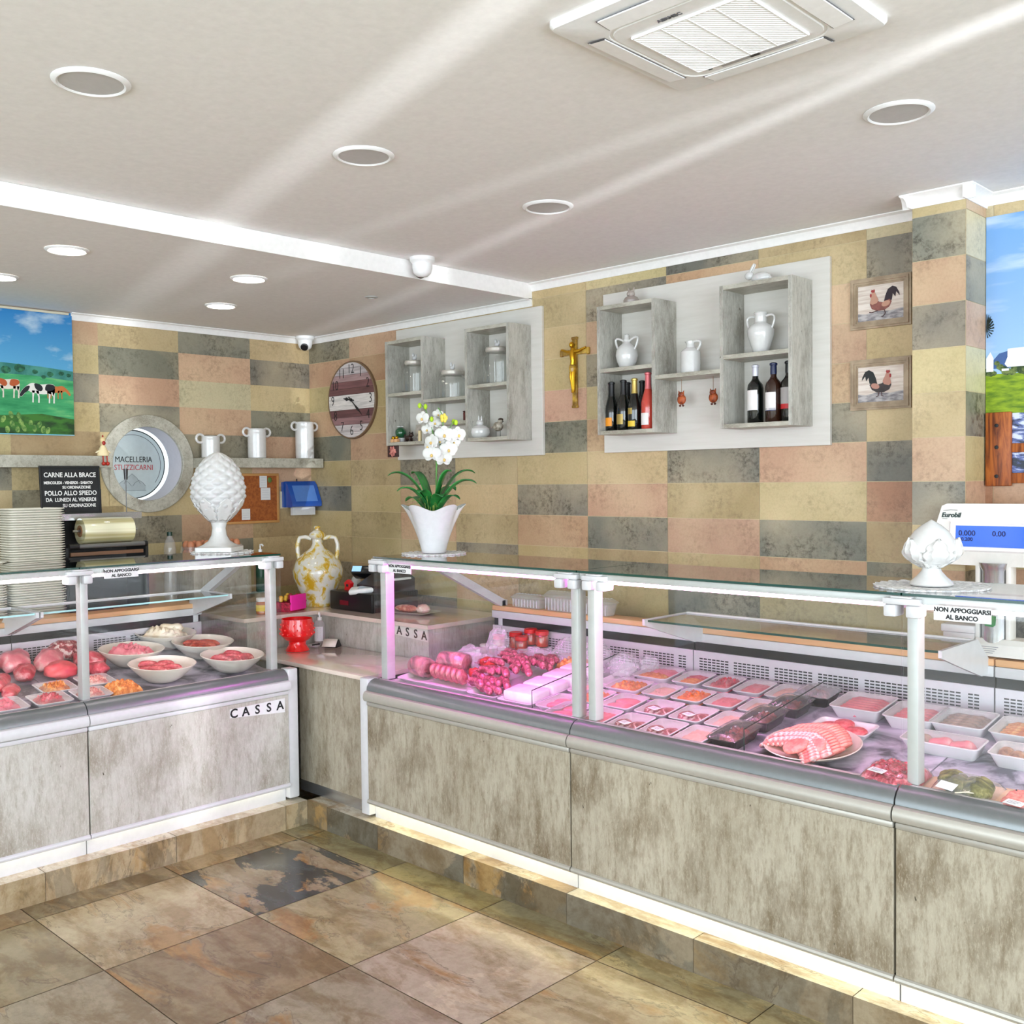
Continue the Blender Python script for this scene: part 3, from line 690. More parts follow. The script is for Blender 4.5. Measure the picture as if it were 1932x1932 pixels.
shelf_unit('left pale wall shelf unit of two cubbies with glass jars', .93, 2.112, [(1.033, 1.366, 1.865, 2.468, 2.148), (1.706, 2.036, 1.866, 2.468, 2.148)], (1.366, 1.706, 2.095))
shelf_unit('right pale wall shelf unit of two cubbies with bottles', 2.522, 3.715, [(2.62, 2.956, 1.865, 2.471, 2.158), (3.296, 3.638, 1.866, 2.474, 2.160)], (2.956, 3.296, 2.104))

# glass jars with a bird on the lid
M_jar = glassmat('ribbed_jar_glass', (.90, .91, .90), 2.4, .04, .03, (.85, .87, .86))
M_lid = P('jar_lid', (206, 200, 190), .3, .3)
def jar(label, x, y, z, h, r):
    t = thing('storage_jar', label, 'jar', (x, y, z), group=None)
    b = MB(); rib = lambda a, zz: 1+.012*cos(a*24)
    b.lathe([(r*.9, 0), (r, .006), (r, h*.70), (r*.93, h*.82), (r*.70, h*.90), (r*.66, h*.93), (r*.70, h)], 72, fn=rib, cap1=False); b.build('glass_body', M_jar, t)
    b = MB(); b.lathe([(r*.74, h-.006), (r*.80, h), (r*.80, h+.014), (r*.74, h+.020), (r*.2, h+.024), (.001, h+.024)], 32); l = b.build('lid', M_lid, t)
    b = MB(); zz = h+.036; b.ell((0, 0, zz), (.016, .012, .014)); b.ell((-.010, 0, zz+.018), (.009, .008, .013)); b.ell((.014, 0, zz+.010), (.006, .005, .012)); b.build('bird_knob', M_cerm, l)
    return t
jar('ribbed glass jar with bird lid in the left cubby top', 1.195, -.105, 2.166, .165, .072)
jar('squat ribbed glass jar with bird lid on the link shelf', 1.515, -.105, 2.113, .135, .078)
jar('ribbed glass jar with bird lid in the right cubby of the left unit', 1.868, -.105, 2.166, .175, .078)

# small ornaments in the left unit
t = thing('apple_ornament', 'green glass apple ornament on white pot in left cubby', 'ornament', (1.071, -.11, 1.8835))
b = MB(); b.lathe([(.026, 0), (.030, .004), (.033, .026), (.028, .028)], 24); b.build('pot', M_cerm, t)
b = MB(); b.ell((0, 0, .058), (.034, .034, .034), fn=lambda d: 1-.12*max(0, d.z-.6)); b.build('fruit', P('green_glass', (28, 84, 52), .1, coat=.6), t)
b = MB(); [b.ell((.012*cos(a), .012*sin(a), .094), (.012, .005, .003), rot=Matrix.Rotation(a, 3, 'Z')) for a in (0, 2.1, 4.2)]; b.build('leaf_tuft', M_white, t)
def little_box(label, x, y):
    t = thing('sweet_box', label, 'box', (x, y, 1.8835)); b = MB(); b.box(-.013, .013, -.013, .013, 0, .02, .002); b.build('base', M_wood, t); b = MB(); b.ell((0, 0, .026), (.011, .011, .011)); b.build('ball', M_gold, t)
little_box('tiny gold-topped box, left end of the left cubby', 1.068, -.165)
little_box('tiny gold-topped box beside the green apple ornament', 1.098, -.165)
M_dogb = P('dark_figurine', (54, 34, 28), .35)
t = thing('dog_figurine', 'small dark brown dog figurine between apple and photo frame', 'figurine', (1.150, -.12, 1.8835))
b = MB(); b.ell((0, 0, .024), (.028, .014, .014)); b.tube([(-.02, -.006, .022), (-.022, -.006, 0)], .006); b.tube([(.02, -.006, .022), (.022, -.006, 0)], .006); b.tube([(-.02, .008, .022), (-.022, .008, 0)], .006); b.tube([(.02, .008, .022), (.022, .008, 0)], .006)
b.ell((.030, -.004, .042), (.016, .012, .013)); b.ell((.044, -.006, .038), (.009, .007, .006)); b.tube([(-.026, 0, .03), (-.036, 0, .046)], .004); b.build('body', M_dogb, t)
b = MB(); b.ell((.028, -.015, .050), (.006, .003, .010)); b.ell((.028, .008, .050), (.006, .003, .010)); b.build('ears', M_black, t)
t = thing('photo_frame', 'small leaning photo frame in the left cubby', 'picture frame', (1.21, -.085, 1.8835), (radians(-14), 0, radians(8)))
b = MB(); b.box(-.048, .048, -.004, .004, 0, .105, .002); b.build('frame', P('frame_silver', (196, 190, 180), .4, .3), t)
b = MB(); b.box(-.036, .036, -.0055, -.0045, .014, .091); b.build('photo', P2('sepia_print', [(.4, (92, 82, 76)), (.55, (190, 180, 170))], 26, .5), t)
t = thing('candle', 'short cream candle in right front of the left cubby', 'candle', (1.305, -.165, 1.8835)); b = MB(); b.lathe([(.011, 0), (.011, .058), (.008, .060)], 18); b.build('wax', P('cream_wax', (226, 206, 160), .5), t); b = MB(); b.tube([(0, 0, .058), (.001, 0, .068)], .0012, 6); b.build('wick', M_ink, t)
t = thing('rose_picture', 'small square rose picture hanging under the left cubby', 'picture', (1.083, -.180, 1.834))
b = MB(); b.box(-.049, .049, -.003, .004, -.036, .030, .002); b.build('board', P('dark_print', (66, 40, 40), .5), t)
b = MB()
for k in range(16):
    a = k*2.4; r = .0065*sqrt(k)*.95; b.ell((r*cos(a), -.0045, r*sin(a)-.002), (.011, .003, .008), 10, 6, Matrix.Rotation(-a, 3, 'Y'))
b.build('rose_motif', P2('rose_petals', [(.35, (150, 62, 62)), (.6, (224, 150, 138))], 60, .5), t)
t = thing('red_tin', 'dark red tin behind the orchid under link shelf', 'tin', (1.60, -.06, 1.986)); b = MB(); b.box(-.03, .03, -.02, .02, 0, .05, .004); b.build('body', P('maroon_tin', (96, 24, 22), .35), t); b = MB(); b.box(-.031, .031, -.021, .021, .05, .058, .003); b.build('lid', P('maroon_lid', (70, 16, 16), .35), t)
b = MB(); b.box(1.385, 1.704, -.15, -.0205, 1.968, 1.9855); o = b.build('ledge_board', M_shelfh, label='narrow board behind the orchid between the left cubbies', cat='shelf')
t = thing('rabbit_pot', 'white rabbit-lidded pot in the lower right cubby of left unit', 'ornament', (1.735, -.11, 1.8845))
b = MB(); b.lathe([(.034, 0), (.050, .012), (.056, .03), (.052, .052), (.036, .066), (.026, .070)], 32); b.build('pot', M_cer, t)
b = MB(); b.ell((0, 0, .082), (.022, .018, .018)); b.ell((-.008, 0, .106), (.006, .004, .018)); b.ell((.012, 0, .104), (.006, .004, .018)); b.build('rabbit_lid', M_cer, t)
t = thing('bird_figurine', 'speckled bird figurine on wire legs, lower right cubby', 'figurine', (1.874, -.11, 1.8845))
b = MB(); b.ell((0, 0, .058), (.030, .024, .026)); b.ell((.018, 0, .086), (.016, .014, .014)); b.ell((-.034, 0, .056), (.016, .008, .006)); b.build('body', P2('speckled_feather', [(.4, (120, 108, 92)), (.6, (206, 198, 184))], 40, .6), t)
b = MB(); b.ell((.020, 0, .094), (.015, .0135, .008)); b.build('cap', P('dark_cap', (64, 46, 36), .5), t)
b = MB(); b.tube([(.030, 0, .086), (.044, 0, .082)], [.004, .0008], 6); b.build('beak', M_ink, t)
for s in (-.008, .008):
    b = MB(); b.tube([(s, s, .036), (s, s, .002)], .0014, 6); b.tube([(s-.008, s, .0015), (s+.012, s, .0015)], .0014, 6); b.build('leg', M_ink, t)
t = thing('red_figurine', 'small red and brown figurine behind the bird', 'figurine', (1.945, -.075, 1.8845)); b = MB(); b.lathe([(.020, 0), (.022, .01), (.014, .05), (.010, .062)], 16); b.build('robe', P('brick_red', (150, 44, 36), .5), t); b = MB(); b.ell((0, 0, .074), .014); b.build('head', P('figurine_skin', (190, 140, 112), .5), t); b = MB(); b.lathe([(.015, .078), (.010, .096), (.001, .104)], 14); b.build('hat', P('brick_red2', (160, 30, 30), .5), t)

# right unit: white jugs
def handle(b, p, q, out, r=.006):
    p, q = Vector(p), Vector(q); pts = []
    for i in range(13):
        s = i/12; m = p.lerp(q, s); pts.append(m+Vector(out)*sin(pi*s)**.8)
    b.tube(pts, r, 8)
t = thing('oil_jug', 'white stoppered jug with two handles, upper left cubby of right unit', 'jug', (2.732, -.105, 2.1765))
b = MB(); b.lathe([(.030, 0), (.034, .003), (.046, .03), (.053, .060), (.049, .088), (.034, .108), (.018, .120), (.013, .128), (.016, .136), (.013, .142), (.011, .152)], 32); b.build('body', M_cer, t)
for s in (-1, 1):
    b = MB(); handle(b, (s*.013, 0, .128), (s*.046, 0, .088), (s*.034, 0, .034), .0055); b.build('handle', M_cer, t)
b = MB(); b.lathe([(.010, .148), (.013, .152), (.012, .158), (.005, .164)], 18); b.build('stopper', M_cer, t)
t = thing('milk_jug', 'white straight-sided jug on the link shelf', 'jug', (3.09, -.105, 2.1225))
b = MB(); b.lathe([(.040, 0), (.044, .004), (.044, .098), (.038, .106), (.020, .118), (.017, .130), (.020, .146), (.017, .146)], 32, fn=lambda a, z: 1+(.45*max(0, cos(a-pi))**6 if z > .138 else 0)); b.build('body', M_cer, t)
b = MB(); handle(b, (.017, 0, .143), (.036, 0, .104), (.026, 0, .014), .006); b.build('handle', M_cer, t)
t = thing('amphora_vase', 'white two-handled amphora vase, upper right cubby of right unit', 'vase', (3.445, -.105, 2.1785))
b = MB(); b.lathe([(.028, 0), (.032, .004), (.040, .03), (.054, .075), (.057, .100), (.048, .118), (.030, .128), (.025, .134), (.025, .166), (.029, .172), (.027, .176), (.022, .172)], 32); b.build('body', M_cer, t)
for s in (-1, 1):
    b = MB(); handle(b, (s*.026, 0, .158), (s*.050, 0, .102), (s*.026, 0, .022), .0048); b.build('handle', M_cer, t)
t = thing('pig_ornament', 'grey ceramic pig ornament on top of left cubby, right unit', 'ornament', (2.765, -.11, 2.4715))
b = MB(); b.lathe([(.026, 0), (.036, .008), (.038, .020), (.030, .034), (.016, .042)], 24); b.build('body', P('taupe_ceramic', (160, 148, 140), .25), t)
b = MB(); b.ell((0, -.004, .050), (.020, .019, .018)); b.ell((0, -.022, .048), (.008, .006, .007)); b.tube([(-.012, 0, .062), (-.017, 0, .082)], [.006, .001], 8); b.tube([(.012, 0, .062), (.017, 0, .082)], [.006, .001], 8); b.build('head', P('taupe_ceramic2', (170, 158, 150), .25), t)
t = thing('rabbit_ornament', 'white ceramic rabbit lying on top of the right cubby', 'ornament', (3.430, -.11, 2.4745))
b = MB(); b.ell((.018, 0, .024), (.046, .024, .024), fn=lambda d: 1+.05*d.x); b.ell((.063, 0, .016), (.010, .010, .009)); b.build('body', M_cer, t)
b = MB(); b.ell((-.036, 0, .040), (.021, .016, .018)); b.build('head', M_cer, t)
for s in (-.006, .006):
    b = MB(); b.ell((-.020, s, .070), (.006, .003, .022), rot=Matrix.Rotation(.55, 3, 'Y')); b.build('ear', M_cer, t)

# bottles
M_bgl = P('dark_bottle_glass', (10, 14, 12), .06, coat=.6); M_brown = P('brown_bottle_glass', (46, 22, 12), .08, coat=.6); M_rose = P('rose_wine', (196, 70, 58), .08, coat=.6)
def bottle(label, x, y, z, h, r, spark, glass, foil, labels, group):
    t = thing('wine_bottle', label, 'bottle', (x, y, z), group=None)
    b = MB()
    if spark: prof = [(r*.9, 0), (r, .005), (r, h*.42), (r*.94, h*.50), (r*.62, h*.64), (r*.42, h*.74), (r*.38, h*.84)]
    else: prof = [(r*.92, 0), (r, .004), (r, h*.60), (r*.92, h*.66), (r*.5, h*.73), (r*.37, h*.77), (r*.36, h*.86)]
    b.lathe(prof, 28); b.build('glass_body', glass, t)
    b = MB(); f = prof[-1][0]; z0 = h*(.70 if spark else .80)
    b.lathe([(r*.50 if spark else f+.001, z0), (f+.0015, h*.78 if spark else z0+.01), (f+.001, h*.95), (f+.004, h*.955), (f+.004, h*.985), (f*.8, h)], 24); b.build('foil', foil, t)
    for z0, z1, m, wd in labels:
        b = MB(); n = 16; a0 = -pi/2-.25
        R_ = lambda zz: r*1.012 if zz < .5 else r*1.0
        pts = [[((R_(z0))*cos(a0+wd*(i/n-.5)*2), (R_(z0))*sin(a0+wd*(i/n-.5)*2), h*zz) for zz in (z0, z1)] for i in range(n+1)]
        for i in range(n): b.poly([pts[i][0], pts[i+1][0], pts[i+1][1], pts[i][1]])
        b.build('label', m, t)
    return t
M_lo = P('orange_label', (238, 150, 30), .5); M_ly = P('yellow_label', (230, 196, 60), .5); M_lw = P('white_label', (236, 232, 230), .5); M_lg = P('gold_label', (176, 152, 84), .4, .4); M_lgr = P('grey_label', (170, 166, 164), .5); M_ln = P('navy_label', (40, 50, 96), .5); M_lr = P('red_label', (196, 34, 40), .5); M_pinkf = P('pink_foil', (226, 120, 126), .35, .3); M_silf = P('white_foil', (206, 206, 216), .35, .2); M_navyf = P('navy_foil', (34, 42, 78), .35); M_goldf = P('gold_foil', (206, 182, 104), .3, .7)
zb = 1.8835
bottle('dark sparkling bottle with orange label, leftmost', 2.655, -.125, zb, .235, .032, True, M_bgl, M_black, [(.10, .27, M_lo, .9)], 0)
bottle('dark sparkling bottle with round gold label, second from left', 2.733, -.135, zb, .238, .033, True, M_bgl, M_black, [(.12, .32, M_lg, .8)], 0)
bottle('dark bottle half hidden behind the gold-labelled one', 2.70, -.060, zb, .235, .031, True, M_bgl, M_black, [(.12, .3, M_lg, .5)], 0)
bottle('dark sparkling bottle with gold foil and yellow label', 2.806, -.145, zb, .240, .032, True, M_bgl, M_goldf, [(.06, .17, M_ly, .9), (.30, .42, M_lg, .5)], 0)
bottle('dark bottle behind the gold-foil one in the same cubby', 2.787, -.060, zb, .236, .031, True, M_bgl, M_black, [(.12, .25, M_lg, .6)], 0)
bottle('rose sparkling bottle with pink foil, by the cubby side', 2.884, -.145, zb, .262, .033, True, M_rose, M_pinkf, [(.07, .28, M_lw, .9)], 0)
bottle('red wine bottle with white label and white foil', 3.424, -.115, zb+.001, .250, .034, False, M_bgl, M_silf, [(.22, .56, M_lw, 1.0)], 0)
bottle('brown wine bottle with white and navy label', 3.516, -.125, zb+.001, .250, .034, False, M_brown, M_navyf, [(.20, .50, M_lw, 1.0), (.19, .235, M_ln, 1.02)], 0)
bottle('dark wine bottle with grey and red label, by cubby side', 3.582, -.120, zb+.001, .252, .032, False, M_bgl, M_black, [(.29, .56, M_lgr, 1.0), (.21, .29, M_lr, 1.0)], 0)
# hanging ornaments
M_terra = P2('rust_ornament', [(.4, (110, 42, 22)), (.6, (188, 92, 42))], 40, .5)
for (x, z, lab) in ((3.037, 2.012, 'rust-coloured hanging owl ornament beside the left cubby'), (3.205, 2.010, 'rust-coloured hanging hen ornament beside the right cubby')):
    t = thing('hanging_ornament', lab, 'ornament', (x, -.10, z))
    b = MB(); b.ell((0, 0, 0), (.023, .012, .024)); b.ell((0, -.004, .022), (.016, .010, .012)); b.tube([(-.010, -.002, .028), (-.014, -.002, .040)], [.005, .001], 6); b.tube([(.010, -.002, .028), (.014, -.002, .040)], [.005, .001], 6); b.build('body', M_terra, t)
    b = MB(); b.tube([(0, 0, .034), (0, 0, 2.1035-z)], .0012, 6); b.build('string', P('twine', (150, 120, 90), .8), t)
    b = MB(); b.ell((-.008, 0, -.028), (.006, .004, .005)); b.ell((.008, 0, -.028), (.006, .004, .005)); b.build('feet', P('rust_dark', (84, 34, 20), .6), t)

# crucifix
t = thing('crucifix', 'gold crucifix between the two wall shelf units', 'crucifix', (2.328, 0, 2.30))
M_goldd = P2('aged_gold', [(.4, (128, 92, 20)), (.6, (206, 166, 60))], 18, .3, spec=.7)
b = MB(); b.box(-.014, .014, -.016, -.002, -.277, .073, .002); b.box(-.088, .088, -.016, -.002, -.012, .014, .002)
for x in (-.088, .088): b.box(x-.008, x+.008, -.017, -.002, -.017, .019, .004)
b.box(-.018, .018, -.017, -.002, .064, .078, .003); b.box(-.018, .018, -.017, -.002, -.282, -.268, .003); b.build('cross', M_goldd, t)
b = MB(); b.tube([(0, -.024, .020), (0, -.027, -.010), (.003, -.027, -.045), (-.002, -.026, -.075)], [.012, .018, .014, .015], 12)
b.tube([(0, -.026, .0), (-.038, -.022, .004), (-.080, -.019, .018)], [.010, .008, .005], 10); b.tube([(0, -.026, .0), (.038, -.022, .004), (.080, -.019, .018)], [.010, .008, .005], 10)
b.tube([(-.007, -.026, -.075), (-.004, -.034, -.125), (-.003, -.024, -.185), (0, -.03, -.205)], [.012, .010, .008, .006], 10); b.tube([(.007, -.026, -.075), (.008, -.032, -.125), (.003, -.024, -.185), (.001, -.03, -.205)], [.012, .010, .008, .006], 10)
b.ell((-.004, -.030, .036), (.012, .013, .016)); b.build('figure', M_gold, t)
b = MB(); b.lathe([(.016, -.1), (.019, -.086), (.018, -.07), (.014, -.064)], 14, (0, -.028, 0)); b.build('loincloth', M_goldd, t)

# rooster pictures
M_frame = P2('distressed_frame', [(.4, (150, 130, 106)), (.6, (176, 156, 130))], 14, .55, 6)
M_cnv = P2('pale_board_print', [(.42, (206, 190, 178)), (.6, (232, 222, 212))], 5, .7, 6, 0, (1, 1, 16)); M_grd = P2('ground_print', [(.4, (128, 124, 128)), (.6, (188, 184, 184))], 22, .7, 5, 0, (1, 1, 3))
def flat(b, pts, y): b.poly([(p[0], y, p[1]) for p in pts])
def blob(cx, cz, rx, rz, a=0, n=20): return [(cx+rx*cos(2*pi*i/n)*cos(a)-rz*sin(2*pi*i/n)*sin(a), cz+rx*cos(2*pi*i/n)*sin(a)+rz*sin(2*pi*i/n)*cos(a)) for i in range(n)]
def rooster_picture(label, zc, sgn, run):
    t = thing('rooster_picture', label, 'picture', (3.925, 0, zc)); w, h = .125, .1015
    for k, (s, dd) in enumerate(((0, .012), (.008, .018), (.016, .014), (.022, .010))):
        b = MB(); w1, h1 = w-s, h-s; w2, h2 = w1-.009, h1-.009
        o_ = [(-w1, -h1), (w1, -h1), (w1, h1), (-w1, h1)]; i_ = [(-w2, -h2), (w2, -h2), (w2, h2), (-w2, h2)]
        if k == 0: fb = MB()
        for q in range(4):
            p0, p1, p2, p3 = o_[q], o_[(q+1) % 4], i_[(q+1) % 4], i_[q]
            for A, D in (((p0, p1, p2, p3), -dd),): fb.poly([(p[0], D, p[1]) for p in A])
            fb.poly([(p0[0], 0, p0[1]), (p1[0], 0, p1[1]), (p1[0], -dd, p1[1]), (p0[0], -dd, p0[1])]); fb.poly([(p3[0], -dd, p3[1]), (p2[0], -dd, p2[1]), (p2[0], 0, p2[1]), (p3[0], 0, p3[1])])
        b.bm.free()
    fb.build('frame', M_frame, t)
    b = MB(); b.box(-w+.03, w-.03, -.006, -.001, -h+.03, h-.03); c = b.build('canvas', M_cnv, t)
    b = MB(); flat(b, [(-.095, -.0715), (.095, -.0715), (.095, -.030), (.04, -.038), (-.02, -.034), (-.06, -.042), (-.095, -.038)], -.0066); b.build('painted_ground', M_grd, c)
    S = lambda pts: [(sgn*p[0], p[1]) for p in pts]
    yy = -.0070
    c1, c2, c3 = ((150, 92, 84), (196, 150, 128), (52, 40, 48)) if run else ((70, 62, 62), (190, 140, 124), (40, 44, 44))
    b = MB(); flat(b, S([(.012, -.006), (.020, .025), (.030, .048), (.048, .058), (.064, .052), (.076, .030), (.078, .016), (.064, .034), (.060, .014), (.050, .028), (.046, .004), (.036, .0)]), yy); b.build('painted_tail', P('tail_paint_%d' % run, c3, .7), c)
    b = MB(); flat(b, S([(-.044, -.006), (-.036, -.024), (-.014, -.034), (.014, -.034), (.036, -.022), (.046, -.002), (.036, .008), (.012, -.002), (-.006, .002), (-.018, .014), (-.030, .020), (-.042, .010)]), yy-.0003); b.build('painted_body', P2('body_paint_%d' % run, [(.4, tuple(v*.8 for v in c1)), (.6, c1)], 30, .7), c)
    b = MB(); flat(b, S([(-.044, .0), (-.034, -.008), (-.014, -.002), (-.008, .010), (-.018, .030), (-.024, .044), (-.036, .044), (-.038, .026)]), yy-.0006); flat(b, S(blob(.022, -.008, .018, .011, .3)), yy-.0006); b.build('painted_neck', P('neck_paint_%d' % run, c2, .7), c)
    b = MB(); flat(b, S([(-.040, .044), (-.036, .054), (-.030, .050), (-.026, .055), (-.022, .046), (-.028, .040)]), yy-.0009); flat(b, S(blob(-.040, .030, .004, .008)), yy-.0009); b.build('painted_comb', P('comb_paint_%d' % run, (164, 62, 62), .7), c)
    b = MB()
    legs = [[(-.010, -.032), (-.034, -.038), (-.046, -.036)], [(.016, -.032), (.020, -.046), (.010, -.058), (.004, -.058)]] if run else [[(-.004, -.032), (-.006, -.048), (-.012, -.050)], [(.006, -.032), (.010, -.048), (.018, -.051)]]
    for lg in legs: b.tube([(sgn*p[0], yy-.001, p[1]) for p in lg], .0018, 6)
    b.build('painted_legs', P('leg_paint_%d' % run, (92, 66, 66), .7), c)
rooster_picture('upper framed rooster picture, bird striding left', 2.3475, 1, 1)
rooster_picture('lower framed rooster picture, bird facing right', 2.0225, -1, 0)
# ------------------------------------------------------------------ left wall
def WT(parent): return -Vector(parent.location)
# cow landscape painting on canvas
t = thing('landscape_painting', 'large cow pasture painting hanging on left wall', 'painting', (0, -2.6, 2.27))
def L3(b, pts, x): b.poly([(x, y, z) for y, z in pts])
def skymat(name, top, low, cloud):
    m, nt, b = newmat(name); tc = N(nt, 'ShaderNodeTexCoord'); sp = N(nt, 'ShaderNodeSeparateXYZ'); nt.links.new(tc.outputs['Generated'], sp.inputs[0])
    r = ramp(nt, [(.0, lin(low)), (1, lin(top))], sp.outputs[2]); c = noise(nt, coords(nt, (1, 2.2, 5)), 1.6, 5, .55)
    o = mixc(nt, ramp(nt, [(.52, (0, 0, 0, 1)), (.68, (.8, .8, .8, 1))], c).outputs[0], r.outputs[0], lin(cloud)); nt.links.new(o, b.inputs['Base Color']); b.inputs['Roughness'].default_value = .6; return m
b = MB(); b.box(0.001, .012, -3.6, -1.575, 1.93, 2.606); b.location = 0; WB(b, 'canvas', skymat('painted_sky', (24, 120, 186), (120, 196, 222), (196, 214, 224)), t)
b = MB(); L3(b, [(-3.6, 1.935), (-1.5755, 1.935), (-1.5755, 2.285), (-1.75, 2.30), (-1.95, 2.31), (-2.3, 2.30), (-3.6, 2.31)], .0125); WB(b, 'painted_hills', P2('painted_far_hills', [(.4, (40, 112, 104)), (.6, (74, 146, 132))], 12, .7), t)
b = MB(); L3(b, [(-3.6, 1.935), (-1.5755, 1.935), (-1.5755, 2.232), (-1.8, 2.25), (-3.6, 2.26)], .0129); WB(b, 'painted_meadow', P2('painted_meadow', [(.35, (30, 128, 78)), (.55, (66, 162, 104)), (.7, (120, 190, 120))], 4, .7, 6, 0, (1, 1, 5)), t)
b = MB(); L3(b, [(-3.6, 1.935), (-1.5755, 1.935), (-1.5755, 2.02), (-1.75, 2.045), (-1.95, 2.03), (-3.6, 2.06)], .0133); WB(b, 'painted_foreground', P2('painted_foreground', [(.4, (28, 62, 26)), (.6, (60, 116, 40))], 8, .7, 6, 0, (1, 1, 3)), t)
b = MB()
for y, z, r in ((-1.86, 2.285, .022), (-1.70, 2.262, .014), (-1.64, 2.27, .012), (-1.93, 2.272, .02), (-1.78, 2.27, .012), (-2.05, 2.275, .03), (-1.60, 2.262, .010), (-1.735, 2.245, .010)):
    L3(b, [(y+r*1.3*cos(2*pi*i/14), z+r*sin(2*pi*i/14)*(1+.12*cos(5*i))) for i in range(14)], .0136)
WB(b, 'painted_trees', P2('painted_trees', [(.4, (16, 74, 56)), (.6, (50, 120, 84))], 50, .7), t)
def smooth2(pts, n=5):
    out = []; N_ = len(pts)
    for i in range(N_):
        p0, p1, p2, p3 = [Vector(pts[(i+k) % N_]) for k in (-1, 0, 1, 2)]
        for k in range(n):
            t = k/n; out.append(tuple(.5*((2*p1)+(p2-p0)*t+(2*p0-5*p1+4*p2-p3)*t*t+(3*p1-p0-3*p2+p3)*t**3)))
    return out
def cow(yc, zc, s, body, spot, flip=1):
    S = lambda pts: [(yc+flip*s*p[0], zc+s*p[1]) for p in pts]
    b = MB(); L3(b, S(smooth2([(.52, .16), (.48, .29), (.30, .31), (.0, .28), (-.26, .32), (-.46, .20), (-.60, .06), (-.70, -.12), (-.62, -.17), (-.52, -.06), (-.40, .04), (-.28, -.01), (.10, -.06), (.34, -.03), (.44, -.10), (.50, .0)])), .0139)
    for x, e in ((-.27, -.02), (-.14, .05), (.30, -.03), (.42, .01)): L3(b, S([(x, .06), (x+.10, .06), (x+.075+e, -.16), (x+.07+e, -.36), (x+.02+e, -.36), (x+.03+e, -.16)]), .0139)
    o = WB(b, 'painted_cow', P('cow_paint_%d' % int(abs(yc)*1000), body, .7), t)
    if spot:
        b = MB(); L3(b, S(smooth2([(-.60, .05), (-.69, -.12), (-.62, -.16), (-.52, -.05), (-.40, .05), (-.34, .20), (-.46, .19)])), .0142); L3(b, S(smooth2([(.02, .27), (-.18, .30), (-.14, .12), (.02, .04), (.10, .14)])), .0142); L3(b, S(smooth2([(.51, .16), (.47, .28), (.24, .29), (.18, .10), (.34, .06)])), .0142)
        o2 = b.build('painted_patches', P('cow_patch_%d' % int(abs(yc)*1000), spot, .7), o); o2.location = Vector((0, 0, 0))
cow(-1.665, 2.168, .105, (196, 112, 56), None, -1); cow(-1.757, 2.160, .155, (232, 228, 222), (24, 26, 34)); cow(-1.94, 2.178, .15, (226, 214, 200), (180, 84, 40))
b = MB(); rnd = random.Random(5)
for y, z in ((-1.93, 1.955), (-1.905, 1.985), (-1.88, 1.96), (-1.95, 2.01), (-1.86, 1.995), (-1.845, 1.965), (-1.81, 1.99), (-1.79, 1.965), (-1.765, 1.985), (-1.745, 1.96), (-1.87, 2.03), (-1.91, 2.035), (-1.98, 1.97), (-2.0, 2.0), (-1.72, 1.955)):
    a = rnd.uniform(-.5, .5); L3(b, [(y+.012*cos(2*pi*i/12)*cos(a)-.020*sin(2*pi*i/12)*sin(a), z+.012*cos(2*pi*i/12)*sin(a)+.020*sin(2*pi*i/12)*cos(a)) for i in range(12)], .0143+rnd.uniform(0, .0006))
WB(b, 'painted_cactus', P2('painted_cactus', [(.4, (58, 110, 46)), (.6, (138, 170, 88))], 40, .6), t)
b = MB(); b.tube([(.016, -3.6, 2.600), (.016, -1.595, 2.600)], .007, 8); WB(b, 'hanging_rail', P('cream_rail', (222, 214, 190), .4), t)

# round shop sign in its recess
t = thing('shop_sign', 'round recessed sign MACELLERIA STUZZICARNI with timber ring', 'sign', (0, HC, HZ), (0, 0, 0))
Rx = Matrix(((0, 0, 1, 0), (1, 0, 0, 0), (0, 1, 0, 0), (0, 0, 0, 1)))   # local z -> +x, x -> +y, y -> +z
b = MB(); b.M = Rx; b.lathe([(.216, .001), (.284, .001), (.286, .004), (.286, .018), (.283, .021), (.219, .021), (.216, .018), (.216, .001)], 72, cap0=False, cap1=False); b.build('timber_ring', M_shelfh, t)
b = MB(); b.M = Rx; b.lathe([(.2165, .018), (.2165, -.16), (.240, -.165), (.240, -.20)], 72, cap0=False, cap1=False); b.build('recess_wall', P('recess_lavender', (214, 211, 220), .5), t)
b = MB(); b.M = Rx; b.lathe([(.241, -.199), (.206, -.199)], 72, cap0=False, cap1=False); b.build('glow_ring', emat('sign_glow', (232, 246, 246), .75), t)
M_signf = P('sign_face', (196, 208, 208), .3)
b = MB(); b.M = Rx; b.lathe([(.207, -.20), (.207, -.192), (.205, -.190), (.001, -.190)], 72, cap0=False); d = b.build('disc', M_signf, t)
b = MB(); b.M = Rx; b.lathe([(.2075, -.1895), (.2035, -.1885), (.201, -.1895)], 72, cap0=False, cap1=False); b.build('rim_line', M_ink, d)
b = MB(); pts = []
for i in range(61): a = radians(-38)+i*radians(218)/60; pts.append((-.1892, .178*cos(a), .178*sin(a)))
b.tube(pts, .0014, 6); b.build('inner_line', P('sign_line', (92, 92, 98), .5), d)
text('MACELLERIA', .048, M_ink, d, (-.189, .008, .028), WALLL, sx=.86); text('STUZZICARNI', .047, P('sign_red', (190, 70, 76), .5), d, (-.189, .008, -.020), WALLL, sx=.82)
M_em = P('emblem_grey', (176, 186, 187), .5)
b = MB(); x = -.1894
EMB = ((-.052, -.155, .042, .062), (.038, -.155, .040, .060), (-.005, -.155, .050, .098))
